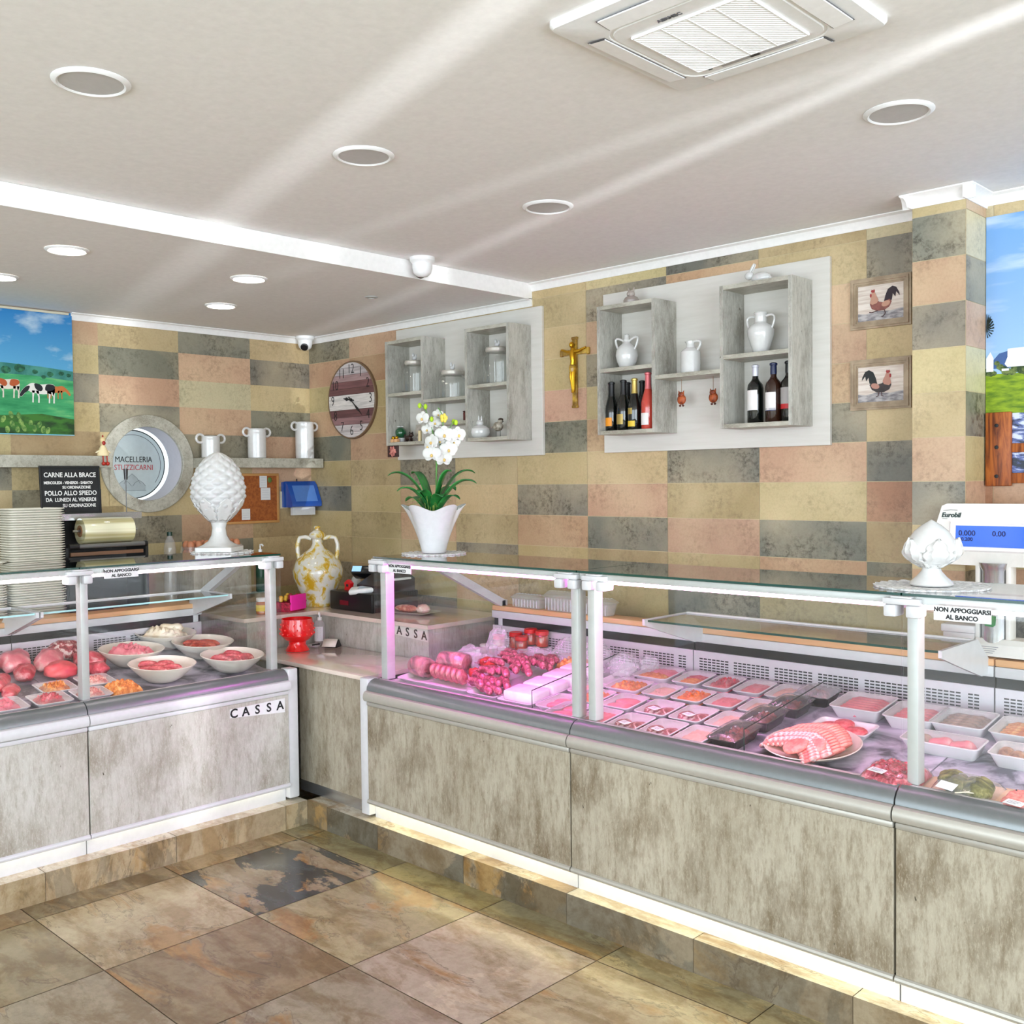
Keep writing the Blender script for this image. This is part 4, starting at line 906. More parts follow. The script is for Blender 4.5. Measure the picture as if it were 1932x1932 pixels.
for q_, (yc, zb_, w, h) in enumerate(EMB):
    L3(b, [(yc-w, zb_), (yc+w, zb_), (yc+w*1.02, zb_+h*.4), (yc+w*.6, zb_+h*.75), (yc, zb_+h), (yc-w*.6, zb_+h*.75), (yc-w*1.02, zb_+h*.4)], x+q_*.0002)
b.build('emblem', M_em, d)
b = MB()
for yc, zb_, w, h in EMB:
    b.tube([(x+.0004, yc+w*p, zb_+h*q) for p, q in ((1.02, .4), (.6, .75), (0, 1), (-.6, .75), (-1.02, .4))], .0011, 6)
b.tube([(x, -.098, -.157), (x, .082, -.157)], .0011, 6); b.build('emblem_outline', P('emblem_line', (110, 116, 120), .5), d)
b = MB(); b.M = Rx; b.lathe([(.245, -.21), (.245, -.203), (.001, -.203)], 40); b.build('backing', M_white, t)

# shelves on the left wall
b = MB(); b.box(.001, .16, -3.2, -1.432, 1.752, 1.816, .001, 1); b.build('wall_shelf', M_shelfh, label='long thick timber shelf left of the round sign', cat='shelf')
b = MB(); b.box(.001, .16, -.862, -.012, 1.752, 1.812, .001, 1); b.build('wall_shelf', M_shelfh, label='thick timber shelf under the three white crocks', cat='shelf')
def crock(label, y, h, r):
    t = thing('white_crock', label, 'crock', (.085, y, 1.8125))
    b = MB(); b.lathe([(r*.94, 0), (r, .004), (r, h*.80), (r*1.0, h*.86), (r*.97, h*.93), (r*1.02, h*.985), (r*.97, h), (r*.93, h*.98), (r*.9, h*.6)], 40, cap1=False); b.build('body', M_cer, t)
    for s in (-1, 1):
        b = MB(); R = .026; c = r+R*.55; b.tube([(0, s*(c+R*cos(a)), h*.88+R*.95*sin(a)) for a in [2*pi*k/20 for k in range(20)]], .0075, 8, closed=True); b.build('ear_handle', M_cer, t)
crock('smallest white ear-handled crock, left on the timber shelf', -.783, .132, .055)
crock('middle white ear-handled crock on the timber shelf', -.462, .186, .057)
crock('tallest white ear-handled crock, right on the timber shelf', -.104, .240, .060)
# hen doll sitting on shelf edge
t = thing('hen_doll', 'small cloth hen doll with red feet on the left shelf end', 'doll', (.15, -1.478, 1.8165))
b = MB(); b.lathe([(.030, .0), (.032, .01), (.020, .04), (.012, .056)], 18); b.build('dress', P('cream_cloth', (232, 214, 170), .8), t)
b = MB(); b.lathe([(.008, .05), (.007, .07), (.014, .08), (.015, .092), (.008, .102), (.001, .104)], 16); b.build('head', P('pale_cloth', (226, 200, 150), .8), t)
b = MB(); b.ell((0, 0, .106), (.006, .004, .010)); b.ell((.013, 0, .070), (.006, .010, .012)); b.build('comb_and_bib', P('doll_red', (150, 34, 26), .6), t)
b = MB(); b.ell((.002, -.028, .024), (.008, .018, .005), rot=Matrix.Rotation(.5, 3, 'X')); b.ell((.002, .028, .024), (.008, .018, .005), rot=Matrix.Rotation(-.5, 3, 'X')); b.build('wings', P('cream_cloth2', (240, 226, 190), .8), t)
for y in (-.010, .012):
    b = MB(); b.tube([(.010, y, .004), (.022, y, -.002), (.024, y, -.036)], .003, 6); b.ell((.028, y, -.044), (.013, .011, .011)); b.build('leg', P('doll_foot_%d' % int(y*1000+20), (176, 40, 24), .4), t)

# cork board, notes, towel dispenser
t = thing('cork_board', 'brown cork notice board behind the left white pine cone', 'notice board', (0, -.44, 1.56))
b = MB(); b.box(.001, .010, -.63, -.272, 1.412, 1.710); WB(b, 'cork', P2('cork_brown', [(.4, (142, 74, 28)), (.6, (168, 94, 40))], 60, .8), t)
b = MB()
for y0, y1, z0, z1 in ((-.645, -.26, 1.702, 1.718), (-.645, -.26, 1.400, 1.416), (-.645, -.63, 1.416, 1.702), (-.275, -.26, 1.416, 1.702)): b.box(.001, .016, y0, y1, z0, z1, .002)
WB(b, 'frame', P('pine_frame', (198, 144, 84), .5), t)
def note(label, y0, y1, z0, z1, x=.0112):
    b = MB(); b.box(x, x+.0012, y0, y1, z0, z1); b.mi = 1
    n = max(2, int((z1-z0)/.014))
    for k in range(n-1):
        z = z1-(k+1)*(z1-z0)/n; b.poly([(x+.0014, y0+.008, z), (x+.0014, y1-.010, z), (x+.0014, y1-.010, z+.0015), (x+.0014, y0+.008, z+.0015)])
    b.build('paper_note', [M_paper, P('note_line', (190, 190, 196), .7)], label=label, cat='note')
note('white paper note, upper one on the cork board', -.402, -.348, 1.628, 1.705); note('white paper note, lower one pinned at cork board right', -.395, -.325, 1.548, 1.626, .0126); note('white slip at cork board bottom, beside the pine cone', -.535, -.475, 1.425, 1.495)
b = MB(); b.ell((.014, -.328, 1.676), (.004, .016, .018)); b.build('round_badge', P('badge_green', (92, 120, 52), .5), label='little green and white badge on the cork board', cat='badge')
t = thing('towel_dispenser', 'blue wall paper-towel dispenser beside the cork board', 'dispenser', (0, -.13, 1.58))
M_blue = P('translucent_blue', (32, 84, 176), .15, coat=.6)
b = MB(); y0, y1 = -.235, .0-.006
b.prism([(.002, 1.660), (.05, 1.665), (.075, 1.640), (.125, 1.530), (.125, 1.503), (.115, 1.497), (.002, 1.497)], lambda x, z, d: (x, d, z), y0, y1); WB(b, 'cover', M_blue, t)
b = MB(); b.prism([(.078, 1.637), (.125, 1.535), (.127, 1.535), (.080, 1.638)], lambda x, z, d: (x, d, z), y0+.03, y1-.03); WB(b, 'window', P('pale_blue_window', (86, 132, 206), .1), t)
b = MB(); b.box(.06, .085, -.205, -.03, 1.445, 1.50); WB(b, 'paper_towel', M_paper, t)
b = MB(); b.box(.001, .01, -.25, -.19, 1.49, 1.60); WB(b, 'back_plate', P('cream_plate', (220, 208, 176), .5), t)
b = MB(); b.tube([(.04, -.14, 1.663), (.04, -.14, 1.682)], .004, 8); WB(b, 'lock', M_ink, t)

# ------------------------------------------------------------------ on the left rear worktop
ztop = 1.0185
M_fdark = P('dispenser_black', (26, 24, 24), .4)
t = thing('film_dispenser', 'black film wrapping station carrying a big roll of clear film', 'dispenser', (.40, -1.66, ztop))
b = MB(); 
b.box(.32, .335, -1.865, -1.43, ztop, 1.50); b.box(.335, .56, -1.865, -1.85, ztop, 1.34); b.box(.335, .56, -1.445, -1.43, ztop, 1.34); b.box(.335, .58, -1.85, -1.445, ztop, ztop+.02); b.box(.335, .56, -1.85, -1.445, 1.22, 1.235)
WB(b, 'cabinet', M_fdark, t)
b = MB(); b.box(.33, .45, -1.865, -1.41, 1.494, 1.508, .002); b.box(.445, .452, -1.865, -1.41, 1.475, 1.508); WB(b, 'top_bar', M_steel, t)
b = MB(); 
Ry = lambda c: Matrix.Translation(c) @ Matrix.Rotation(-pi/2, 4, 'X')
b.M = Ry((.50, -1.765, 1.42)); b.lathe([(.030, .0), (.0665, .0), (.0675, .003), (.0675, .262), (.066, .265), (.030, .265)], 40, cap0=False, cap1=False); b.lathe([(.030, .265), (.030, 0)], 24, cap0=False, cap1=False)
r_ = WB(b, 'film_roll', P2('clear_film_roll', [(.4, (186, 176, 128)), (.6, (232, 228, 196))], 4, .14, 2, 0, (1, .1, 9), coat=.8), t)
b = MB(); b.M = Ry((.50, -1.768, 1.42)); b.lathe([(.017, 0), (.030, 0), (.030, .05), (.017, .05), (.017, 0)], 24, cap0=False, cap1=False); b.build('cardboard_core', P('cardboard', (140, 102, 70), .8), r_)
b = MB(); b.tube([(.565, -1.80, 1.345), (.565, -1.455, 1.345)], .012, 12); WB(b, 'guide_bar', P('grey_tube', (120, 120, 118), .3, .5), t)
b = MB(); b.tube([(.565, -1.85, 1.345), (.565, -1.80, 1.345)], .0145, 12); b.tube([(.565, -1.455, 1.345), (.565, -1.44, 1.345)], .0145, 12); WB(b, 'bar_caps', M_black, t)
b = MB(); b.box(.55, .565, -1.84, -1.46, 1.297, 1.315); WB(b, 'wood_batten', P('brown_batten', (120, 84, 60), .5), t)
b = MB(); b.tube([(.44, -1.488, 1.50), (.44, -1.488, 1.690)], .0022, 8); b.tube([(.44, -1.488, 1.682), (.44, -1.488, 1.740)], [.0085, .0115], 12); WB(b, 'lever', M_black, t)
b = MB(); b.tube([(.50, -1.80, 1.42), (.50, -1.46, 1.42)], .006, 8); WB(b, 'roll_axle', M_steel, t)
# chalkboards
M_chalkb = P2('chalkboard', [(.4, (22, 22, 24)), (.7, (40, 40, 42))], 6, .75); M_chalk = P('chalk_white', (240, 238, 236), .9)
t = thing('chalkboard', 'chalkboard CARNE ALLA BRACE, POLLO ALLO SPIEDO above the film roll', 'chalkboard', (.41, -1.765, 1.508), (0, radians(-4), 0))
b = MB(); b.box(-.006, 0, -.148, .148, 0, .245); b.build('slate', M_chalkb, t)
b = MB()
for y0, y1, z0, z1 in ((-.155, .155, 0, .008), (-.155, .155, .238, .248), (-.155, -.147, .008, .238), (.147, .155, .008, .238)): b.box(-.008, .005, y0, y1, z0, z1, .001, 1)
b.build('frame', P('black_stained_frame', (14, 14, 14), .5), t)
for s, z, sz, dy in (('CARNE ALLA BRACE', .200, .034, 0), ('MERCOLEDI - VENERDI - SABATO', .160, .0195, -.01), ('SU ORDINAZIONE', .136, .0205, .03), ('POLLO ALLO SPIEDO', .106, .033, 0), ('DA  LUNEDI AL VENERDI', .072, .027, 0), ('SU ORDINAZIONE', .042, .024, .04)):
    text(s, sz, M_chalk, t, (.0012, dy, z), WALLL, name='chalk_writing', sx=.86, bold=.0005)
t = thing('chalkboard', 'lower black price board with chalk writing behind the top glass', 'chalkboard', (.60, -1.755, 1.0185))
b = MB(); b.box(-.006, 0, -.11, .11, .0, .275); b.build('slate', M_chalkb, t)
text('DA  UNGHERESE', .026, M_chalk, t, (.0012, -.01, .252), WALLL, name='chalk_writing', bold=.0006); text('DA CARNE', .022, M_chalk, t, (.0012, -.04, .222), WALLL, name='chalk_writing', bold=.0004)

# stack of white foam trays
tb = MB(); w, d, h = .265, .19, .030
tb.loft([rr(d-.05, w-.05, .02, 0, 4), rr(d-.008, w-.008, .03, h, 4), rr(d+.004, w+.004, .034, h-.001, 4), rr(d+.004, w+.004, .034, h-.004, 4), rr(d-.010, w-.010, .03, h-.005, 4), rr(d-.056, w-.056, .02, .004, 4)], cap0=True, cap1=True)
M_tray = P('cream_foam', (238, 234, 220), .6)
tr0 = tb.build('foam_tray', M_tray); rnd = random.Random(2)
def zz(k): return ztop+.0002+k*.0118
for k in range(43):
    o = tr0 if k == 0 else tr0.copy()
    if k: COL.objects.link(o)
    o.location = (.50+rnd.uniform(-.002, .002), -2.005+rnd.uniform(-.002, .002), zz(k)); o.rotation_euler = (0, 0, rnd.uniform(-.01, .01)); o['label'] = 'cream foam tray in the tall stack beside the film roll'; o['category'] = 'tray'; o['group'] = 'foam trays in the tall stack'
o = tr0.copy(); COL.objects.link(o); o.location = (.50, -2.285, 1.2635); o.rotation_euler = (0, 0, .1); o['label'] = 'topmost foam tray of the low stack at the left frame edge'; o['category'] = 'tray'; del o['group']
for k in range(20):
    o = tr0.copy(); COL.objects.link(o); o.location = (.50, -2.285, zz(k)); o['label'] = 'foam tray in the low stack at the left frame edge'; o['category'] = 'tray'; o['group'] = 'foam trays in the low stack'
# bottle, egg boxes
t = thing('plastic_bottle', 'clear plastic bottle with green cap behind the left glass top', 'bottle', (.40, -1.225, ztop))
b = MB(); b.lathe([(.030, 0), (.034, .01), (.034, .20), (.032, .24), (.033, .28), (.024, .325), (.013, .345), (.013, .352)], 24); b.build('body', M_clear, t)
b = MB(); b.lathe([(.015, .350), (.015, .370), (.012, .372)], 18); b.build('cap', P('dark_green_cap', (18, 54, 44), .4), t)
M_egg = P('brown_egg', (196, 128, 92), .45)
b = MB(); b.box(.30, .52, -1.15, -.785, ztop, 1.235, .006); b.build('storage_box', M_lam, label='low timber-look box holding the egg packs behind the left glass', cat='box')
em = MB(); em.ell((0, 0, 0), (.021, .021, .027), fn=lambda d: 1-.06*d.z); egg0 = em.build('egg', M_egg, label='brown egg in a clear egg box', cat='egg', group='brown eggs in the clear egg boxes')
first = True
for bi, (yy, lab) in enumerate(((-1.06, 'clear egg box left of the white pine cone stem'), (-.87, 'clear egg box right behind the white pine cone'))):
    t = thing('egg_box', lab, 'egg box', (.40, yy, 1.2355))
    b = MB(); b.box(-.056, .056, -.082, .082, 0, .002); b.loft([rr(.112, .164, .01, .002), rr(.108, .158, .02, .066)], cap0=False); b.build('clear_shell', M_clear, t)
    for i in range(3):
        for j in range(2):
            for k in range(2):
                o = egg0 if first else egg0.copy()
                if not first: COL.objects.link(o)
                first = False
                o.location = (.40-.026+j*.052, yy-.052+i*.052, 1.2655+k*.052 if False else 1.2655)
                if k: o.location = (.40-.026+j*.05, yy-.052+i*.05, 1.2655+.0001) ; o.location.z += .044
    # second layer shell
t = thing('soap_pump', 'dark green soap bottle with pump behind left counter end', 'bottle', (.48, -.70, ztop))
b = MB(); b.lathe([(.026, 0), (.029, .006), (.029, .20), (.024, .225), (.010, .235)], 22); b.build('body', P('deep_green', (14, 78, 62), .15, coat=.5), t)
b = MB(); b.lathe([(.011, .233), (.011, .248), (.004, .25), (.004, .275)], 16); b.tube([(0, 0, .275), (.02, 0, .277), (.03, 0, .270)], .005, 8); b.build('pump', M_white, t)
b = MB(); b.box(.42, .54, -.76, -.64, .9325, ztop); b.build('riser_block', M_lam, label='small timber-look riser under the green soap bottle', cat='block')

# ------------------------------------------------------------------ on the glass tops
def doily(label, x, y, r):
    b = MB(); n = 96
    rings = []
    for q, z in ((.02, .002), (.5, .0035), (.72, .002), (.86, .004), (.95, .003)):
        rings.append([(r*q*cos(2*pi*i/n), r*q*sin(2*pi*i/n), z+(.002 if (i//3) % 2 and q > .6 else 0)) for i in range(n)])
    rings.append([(r*(.97+.05*abs(sin(2*pi*i/n*12)))*cos(2*pi*i/n), r*(.97+.05*abs(sin(2*pi*i/n*12)))*sin(2*pi*i/n), .004+.003*abs(sin(2*pi*i/n*12))) for i in range(n)])
    rings.append([(r*1.0*cos(2*pi*i/n), r*1.0*sin(2*pi*i/n), 0.0003) for i in range(n)])
    b.loft(rings); o = b.build('lace_doily', P2('crochet_white', [(.42, (206, 206, 206)), (.55, (246, 246, 246))], 70, .8), loc=(x, y, 1.3143), label=label, cat='doily'); return o
doily('round white lace doily under the left pine cone', 1.165, -1.345, .15); doily('round white lace doily under the orchid pot', 2.125, -.80, .15); doily('round white lace doily under the right white bud ornament', 4.468, -.865, .165)
zd = 1.320
t = thing('ceramic_pine_cone', 'tall white ceramic pine cone on a pedestal, on the left counter', 'ornament', (1.15, -1.352, zd), (0, 0, radians(40)))
b = MB(); b.loft([rr(.185, .185, .008, 0), rr(.185, .185, .008, .022), rr(.165, .165, .02, .026), rr(.15, .15, .06, .034), rr(.105, .105, .05, .052), rr(.075, .075, .0374, .08), rr(.066, .066, .0329, .115), rr(.078, .078, .0389, .142), rr(.10, .10, .049, .150)]); b.build('pedestal', M_cer, t)
prof = []
for i in range(121):
    s = i/120; z = .146+s*.345
    if s < .42: r = .040+.087*sin(pi/2*(s/.42))**.85
    else: q = (s-.42)/.58; r = .127*(1-q**2.0)**.62 if q < 1 else .002
    prof.append((max(r, .003), z))
def scale_fn(a, z):
    s = (z-.146)/.345
    if s < .16: return 1.0
    k = 10; row = (s-.16)*15; p = a*k+row*pi; q = a*k-row*pi
    return 1+.085*max(0, abs(cos(p/2)*cos(q/2))-.12)
b = MB(); b.lathe(prof, 150, fn=scale_fn); b.build('cone', M_cerm, t, ang=60)
for k in range(7):
    a = 2*pi*k/7; b = MB()
    def lf(u, v):
        w = .040*sin(pi*min(1, u*.93+.07))**.6*(1+.16*sin(u*26)); z = .150+u*.115; s = (z-.146)/.345
        r = (.040+.087*sin(pi/2*min(1, s/.42))**.85)*1.02+.003; aa = a+(v-.5)*2*w/max(r, .02)
        return (r*cos(aa), r*sin(aa), z+.012*(.5-abs(v-.5)))
    b.grid(lf, 16, 6); b.build('leaf', M_cer, t, solid=.004)
t = thing('ceramic_bud', 'white ceramic bud ornament with acanthus leaves by the right notice', 'ornament', (4.468, -.865, zd))
b = MB(); b.lathe([(.060, 0), (.064, .004), (.060, .012), (.044, .026), (.030, .042), (.026, .052), (.040, .062), (.052, .066)], 40); b.build('foot', M_cer, t)
b = MB(); b.lathe([(.030, .058), (.056, .070), (.070, .092), (.073, .112), (.067, .138), (.050, .164), (.029, .182), (.013, .192), (.002, .199)], 40); b.build('bud', M_cer, t)
for k in range(5):
    a = 2*pi*k/5+radians(-52)
    def lf(u, v):
        lob = 1+.30*abs(sin(u*pi*3.2))-.15; w = .050*(sin(pi*(u*.86+.12))**.7)*lob; z = .054+u*.082
        r = .030+.046*sin(pi/2*min(1, u*1.9))+.004+.004*sin(pi*u); r *= (1-.22*max(0, u-.55))
        x = (v-.5)*2; rr_ = r-.016*x*x*(.5+.5*u)+.004*abs(sin(v*pi*5))
        aa = a+x*w/max(r, .03); return (rr_*cos(aa), rr_*sin(aa), z+.010*(1-abs(x)))
    b = MB(); b.grid(lf, 20, 10); b.build('acanthus_leaf', M_cer, t, solid=.006)

# orchid
pxo, pyo = 2.125, -.80
rv = Vector((.7196, .6943, 0)).normalized(); fw = Vector((.6943, -.7196, 0))   # along the shop view / toward the customers
t = thing('flower_pot', 'white wavy-rimmed pot holding the orchid on the glass top', 'pot', (pxo, pyo, zd))
def wav(a, z): return 1+(.16*max(0, (z-.05)/.16)**1.6)*cos(a*5+.6)
pr = [(.052, 0), (.056, .004), (.060, .02), (.074, .07), (.096, .13), (.120, .185), (.137, .212), (.134, .213), (.115, .185), (.09, .13), (.07, .09), (.001, .088)]
b = MB(); rings = []
for r, z in pr:
    rings.append([((r*wav(a, z))*cos(a), (r*wav(a, z))*sin(a), z+(.014*max(0, (z-.1)/.11)*cos(a*5+.6))) for a in [2*pi*i/80 for i in range(80)]])
b.loft(rings); b.build('wavy_pot', P('white_pot', (222, 222, 224), .2, coat=.3), t)
b = MB(); b.lathe([(.055, 0.0), (.055, .014)], 30, (0, 0, -.0005)); b.build('foot_ring', P('clear_foot', (190, 186, 192), .2), t)
t2 = thing('orchid', 'white orchid with green strap leaves in the wavy pot', 'plant', (pxo, pyo, zd+.09))
M_leaf = P2('strap_leaf', [(.35, (22, 92, 40)), (.6, (52, 138, 62))], 9, .35, 4, 0, (1, 1, 1)); M_stem = P('orchid_stem', (96, 150, 70), .5); M_pet = P('orchid_petal', (220, 220, 216), .55); M_bud = P('orchid_bud', (176, 214, 40), .5); M_lip = P('orchid_lip', (226, 190, 110), .5)
def strap(dx, dz, dep, w, sag, z0=.06):
    b = MB(); p0 = Vector((0, 0, z0)); p3 = rv*dx+fw*dep+Vector((0, 0, dz)); p1 = p0+Vector((0, 0, (dz-z0)*.75))+rv*dx*.25; p2 = p3+Vector((0, 0, sag))-rv*dx*.35
    def C_(u): return p0*(1-u)**3+p1*3*u*(1-u)**2+p2*3*u*u*(1-u)+p3*u**3
    tl = (C_(1)-C_(0)); side = Vector((0, 0, 1)).cross(tl); side = (side.normalized() if side.length > 1e-4 else fw)
    def fnc(u, v):
        c = C_(u); ww = 1.7*w*sin(pi*min(1, (u*.9+.08)))**.6*(1 if u < .97 else .4); x = (v-.5)*2; return c+side*x*ww+Vector((0, 0, .25*ww*abs(x)))
    b.grid(fnc, 14, 4); b.build('leaf', M_leaf, t2, solid=.0025)
for a in ((-.205, .272, .05, .022, .05), (-.105, .280, -.05, .022, .03), (-.16, .20, .08, .016, .05), (.088, .288, .02, .024, .02), (.205, .232, .04, .022, .05), (.195, .280, -.06, .018, .05), (.13, .16, .10, .014, .05), (-.06, .19, .10, .018, .04), (.05, .17, .11, .018, .04), (-.14, .15, -.1, .02, .05), (.10, .2, -.1, .02, .05)): strap(*a)
b = MB(); rnd = random.Random(9)
for k in range(22):
    a = rnd.uniform(0, 2*pi); r = rnd.uniform(.06, .15); h = rnd.uniform(.10, .20)
    b.tube([(0.02*cos(a), .02*sin(a), .02), (r*.5*cos(a), r*.5*sin(a), h*1.05), (r*cos(a+.4), r*sin(a+.4), h*.9)], [.0022, .002, .0008], 5)
b.build('grass_blades', P2('moss_grass', [(.4, (78, 112, 40)), (.6, (156, 176, 84))], 20, .6), t2)
def vp(px, z, dep=0): return rv*((px-817)/401)+fw*dep+Vector((0, 0, z-zd-.09))
def stem(pts, r): b = MB(); b.tube(pts, r, 7); b.build('flower_stem', M_stem, t2)
stem([vp(820, 1.45), vp(823, 1.62), vp(824, 1.74), vp(821, 1.85, .01), vp(814, 1.93, .01), vp(806, 1.985, .02), vp(798, 2.01, .03)], [.004, .004, .004, .0035, .003, .002, .0015])
stem([vp(823, 1.70), vp(830, 1.80, .01), vp(838, 1.90, .01), vp(836, 1.965, .02), vp(829, 1.995, .02), vp(833, 1.985, .03)], [.003, .003, .003, .0025, .002, .001])
stem([vp(830, 1.80), vp(845, 1.88, .02), vp(858, 1.93, .02), vp(862, 1.925, .03)], [.0025, .0022, .002, .0015])
def flower(px, z, dep, s=1.0, yaw=0, tilt=0):
    s *= .86
    c = vp(px, z, dep); f = (Matrix.Rotation(yaw, 3, 'Z') @ fw).normalized(); f = (f+Vector((0, 0, tilt))).normalized(); q = f.to_track_quat('Z', 'Y').to_matrix()
    b = MB()
    for a, l, w in ((pi/2, .034, .017), (pi/2+2.2, .032, .015), (pi/2-2.2, .032, .015)):
        m = q @ Matrix.Rotation(a, 3, 'Z'); b.ell(c+q @ Vector((l*.55*s*cos(a), l*.55*s*sin(a), -.002)), (l*.62*s, w*s, .004), 14, 8, m)
    for a in (.25, pi-.25):
        m = q @ Matrix.Rotation(a, 3, 'Z'); b.ell(c+q @ Vector((.019*s*cos(a), .019*s*sin(a), .002)), (.024*s, .023*s, .0045), 16, 8, m)
    fl = b.build('flower', M_pet, t2)
    b = MB(); b.ell(c+q @ Vector((0, -.006*s, .008)), (.006*s, .008*s, .007), 10, 6, q); b.build('lip', M_lip, fl)
for a in ((801, 1.945, .05, 1, -.5), (822, 1.925, .02, .9, .4), (841, 1.868, .06, 1.25, .1), (866, 1.868, .04, 1.15, .6), (818, 1.835, .07, 1.1, -.6), (826, 1.895, -.03, .9, .8), (848, 1.80, .05, 1.2, .3), (812, 1.815, .05, 1, -.9), (818, 1.778, .07, 1.25, -.2), (839, 1.757, .06, 1.2, .5), (832, 1.84, .03, .9, 0), (808, 1.895, .0, .85, -.3), (828, 1.965, .0, .75, .2), (857, 1.835, .0, .9, .2)): flower(*a)
for px, z, dep in ((795, 2.005, .03), (806, 2.0, .03), (818, 1.94, .06), (862, 1.925, .03), (857, 1.93, .0)):
    b = MB(); c = vp(px, z, dep); b.ell(c, (.009, .009, .013)); b.build('bud', M_bud, t2)
b = MB(); c = vp(840, 1.945, .05); [b.ell(c+rv*(.011*cos(a))+Vector((0, 0, .011*sin(a))), (.010, .006, .012)) for a in (0, 1.3, 2.6, 3.9, 5.2)]; b.build('yellow_flower', P('yellow_petal', (236, 214, 90), .5), t2)

# ------------------------------------------------------------------ on the cash desk
zk = .9325
t = thing('glazed_amphora', 'big white and yellow splashed two-handled amphora on cash desk', 'amphora', (.735, -.475, zk), (0, 0, radians(44)))
M_spl = P2('splashed_glaze', [(.40, (206, 164, 40)), (.47, (222, 204, 140)), (.53, (226, 222, 212))], 19, .15, 7, .9, (1, 1, .8), coat=.5)
b = MB(); b.lathe([(.075, 0), (.080, .006), (.082, .03), (.115, .10), (.142, .17), (.147, .21), (.128, .265), (.085, .31), (.042, .342), (.030, .365), (.030, .39), (.046, .405)], 48); b.build('body', M_spl, t)
b = MB(); b.lathe([(.044, .40), (.050, .41), (.046, .425), (.026, .442), (.012, .447), (.012, .452), (.020, .456), (.018, .466), (.012, .470)], 32); b.build('lid', M_spl, t)
for s in (-1, 1):
    b = MB(); b.tube([(s*.035, 0, .395), (s*.07, 0, .405), (s*.105, 0, .40), (s*.118, 0, .36), (s*.116, 0, .31), (s*.108, 0, .275)], .0125, 12); b.build('handle', M_spl, t)
t = thing('gift_basket', 'small basket of sweets behind a bright pink card on the desk', 'basket', (.80, -.71, zk), (0, 0, radians(20)))
b = MB(); b.loft([rr(.10, .15, .02, 0), rr(.12, .17, .02, .055), rr(.112, .162, .02, .055), rr(.092, .142, .02, .004)]); b.build('basket_body', P2('red_basket', [(.4, (120, 20, 40)), (.6, (190, 40, 70))], 60, .6), t)
b = MB(); b.box(.050, .062, -.075, .062, .01, .095, .002); b.build('pink_card', P('hot_pink', (250, 40, 170), .5, emit=(250, 40, 170), es=0), t)
rnd = random.Random(4)
for k in range(11):
    b = MB(); x, y = rnd.uniform(-.035, .04), -.065+k*.013; b.M = Matrix.Translation((x, y, .07+rnd.uniform(0, .015))) @ Matrix.Rotation(rnd.uniform(-.6, .6), 4, 'X'); b.loft([circ(.004, -.018, 10), circ(.011, -.014, 10), circ(.012, .012, 10), circ(.005, .018, 10)]); b.build('sweet', P('sweet_%d' % k, rnd.choice([(200, 30, 60), (230, 180, 60), (150, 20, 40), (240, 220, 200)]), .4), t)
t = thing('honey_jar', 'honey jar with white lid and yellow label on the desk', 'jar', (.80, -.895, zk))
b = MB(); b.lathe([(.030, 0), (.034, .005), (.034, .062), (.028, .072)], 26); b.build('glass_body', P('amber_honey', (176, 96, 30), .1, coat=.5), t)
b = MB(); b.lathe([(.0345, .018), (.0345, .052)], 26, cap0=False, cap1=False); b.build('label', M_ly, t)
b = MB(); b.lathe([(.031, .070), (.032, .072), (.032, .088), (.030, .090)], 26); b.build('lid', M_white, t)
# till
t = thing('cash_register', 'black cash drawer and till on the desk behind the case end', 'cash register', (1.125, -.33, zk))
b = MB(); b.box(-.235, .15, -.175, .16, 0, .105, .006); b.build('drawer', M_black, t)
b = MB(); b.prism([(-.12, .106), (.14, .106), (.14, .175), (.10, .205), (.02, .215), (-.06, .175), (-.12, .145)], lambda y, z, d: (d, y, z), -.05, .145); b.build('till_body', P('till_charcoal', (40, 32, 36), .3), t)
b = MB(); b.M = Matrix.Translation((-.155, .02, .107)); b.tube([(0, .02, 0), (0, .02, .08)], .012, 10); b.M = Matrix.Translation((-.13, .0, .20)) @ Matrix.Rotation(.5, 4, 'Z') @ Matrix.Rotation(-.55, 4, 'X'); b.box(-.075, .11, -.035, .045, -.025, .03, .012); h = b.build('display_head', P('till_black', (24, 24, 26), .2), t)
b = MB(); b.M = Matrix.Translation((-.13, .0, .20)) @ Matrix.Rotation(.5, 4, 'Z') @ Matrix.Rotation(-.55, 4, 'X'); b.box(-.068, -.012, -.0365, -.034, -.012, .022); b.build('screen', emat('till_screen', (130, 170, 210), .7), h)
b = MB(); b.box(.12, .165, -.06, .10, .17, .182, .004); b.build('receipt_tray', M_white, t)
b = MB(); b.box(-.14, -.06, -.1765, -.1755, .03, .055); b.build('red_mark', P('till_red', (110, 10, 24), .4), t)
t = thing('card_terminal', 'white card payment terminal lying on the black drawer', 'card terminal', (1.15, -.455, zk+.106), (radians(12), radians(-6), radians(38)))
b = MB(); b.box(-.085, .085, -.037, .037, 0, .03, .012, 3); b.build('shell', M_white, t)
b = MB(); b.box(-.03, .06, -.027, .027, .030, .0312); b.build('screen', P('terminal_grey', (190, 196, 200), .2), t)
t = thing('red_gadget', 'small red plastic gadget on the black drawer', 'gadget', (.985, -.44, zk+.106)); b = MB(); b.prism([(-.03, 0), (.03, 0), (.024, .02), (.03, .04), (0, .06), (-.03, .04), (-.022, .02)], lambda x, z, d: (x, d, z), -.012, .012); b.build('shell', P('red_plastic', (214, 22, 30), .3), t)
b = MB(); b.box(-.01, .01, -.0125, -.0115, .02, .035); b.build('button', M_dark, t)
t = thing('serving_plate', 'white rectangular plate of cured meat behind the case glass', 'plate', (1.455, -.36, zk), (0, 0, radians(10)))
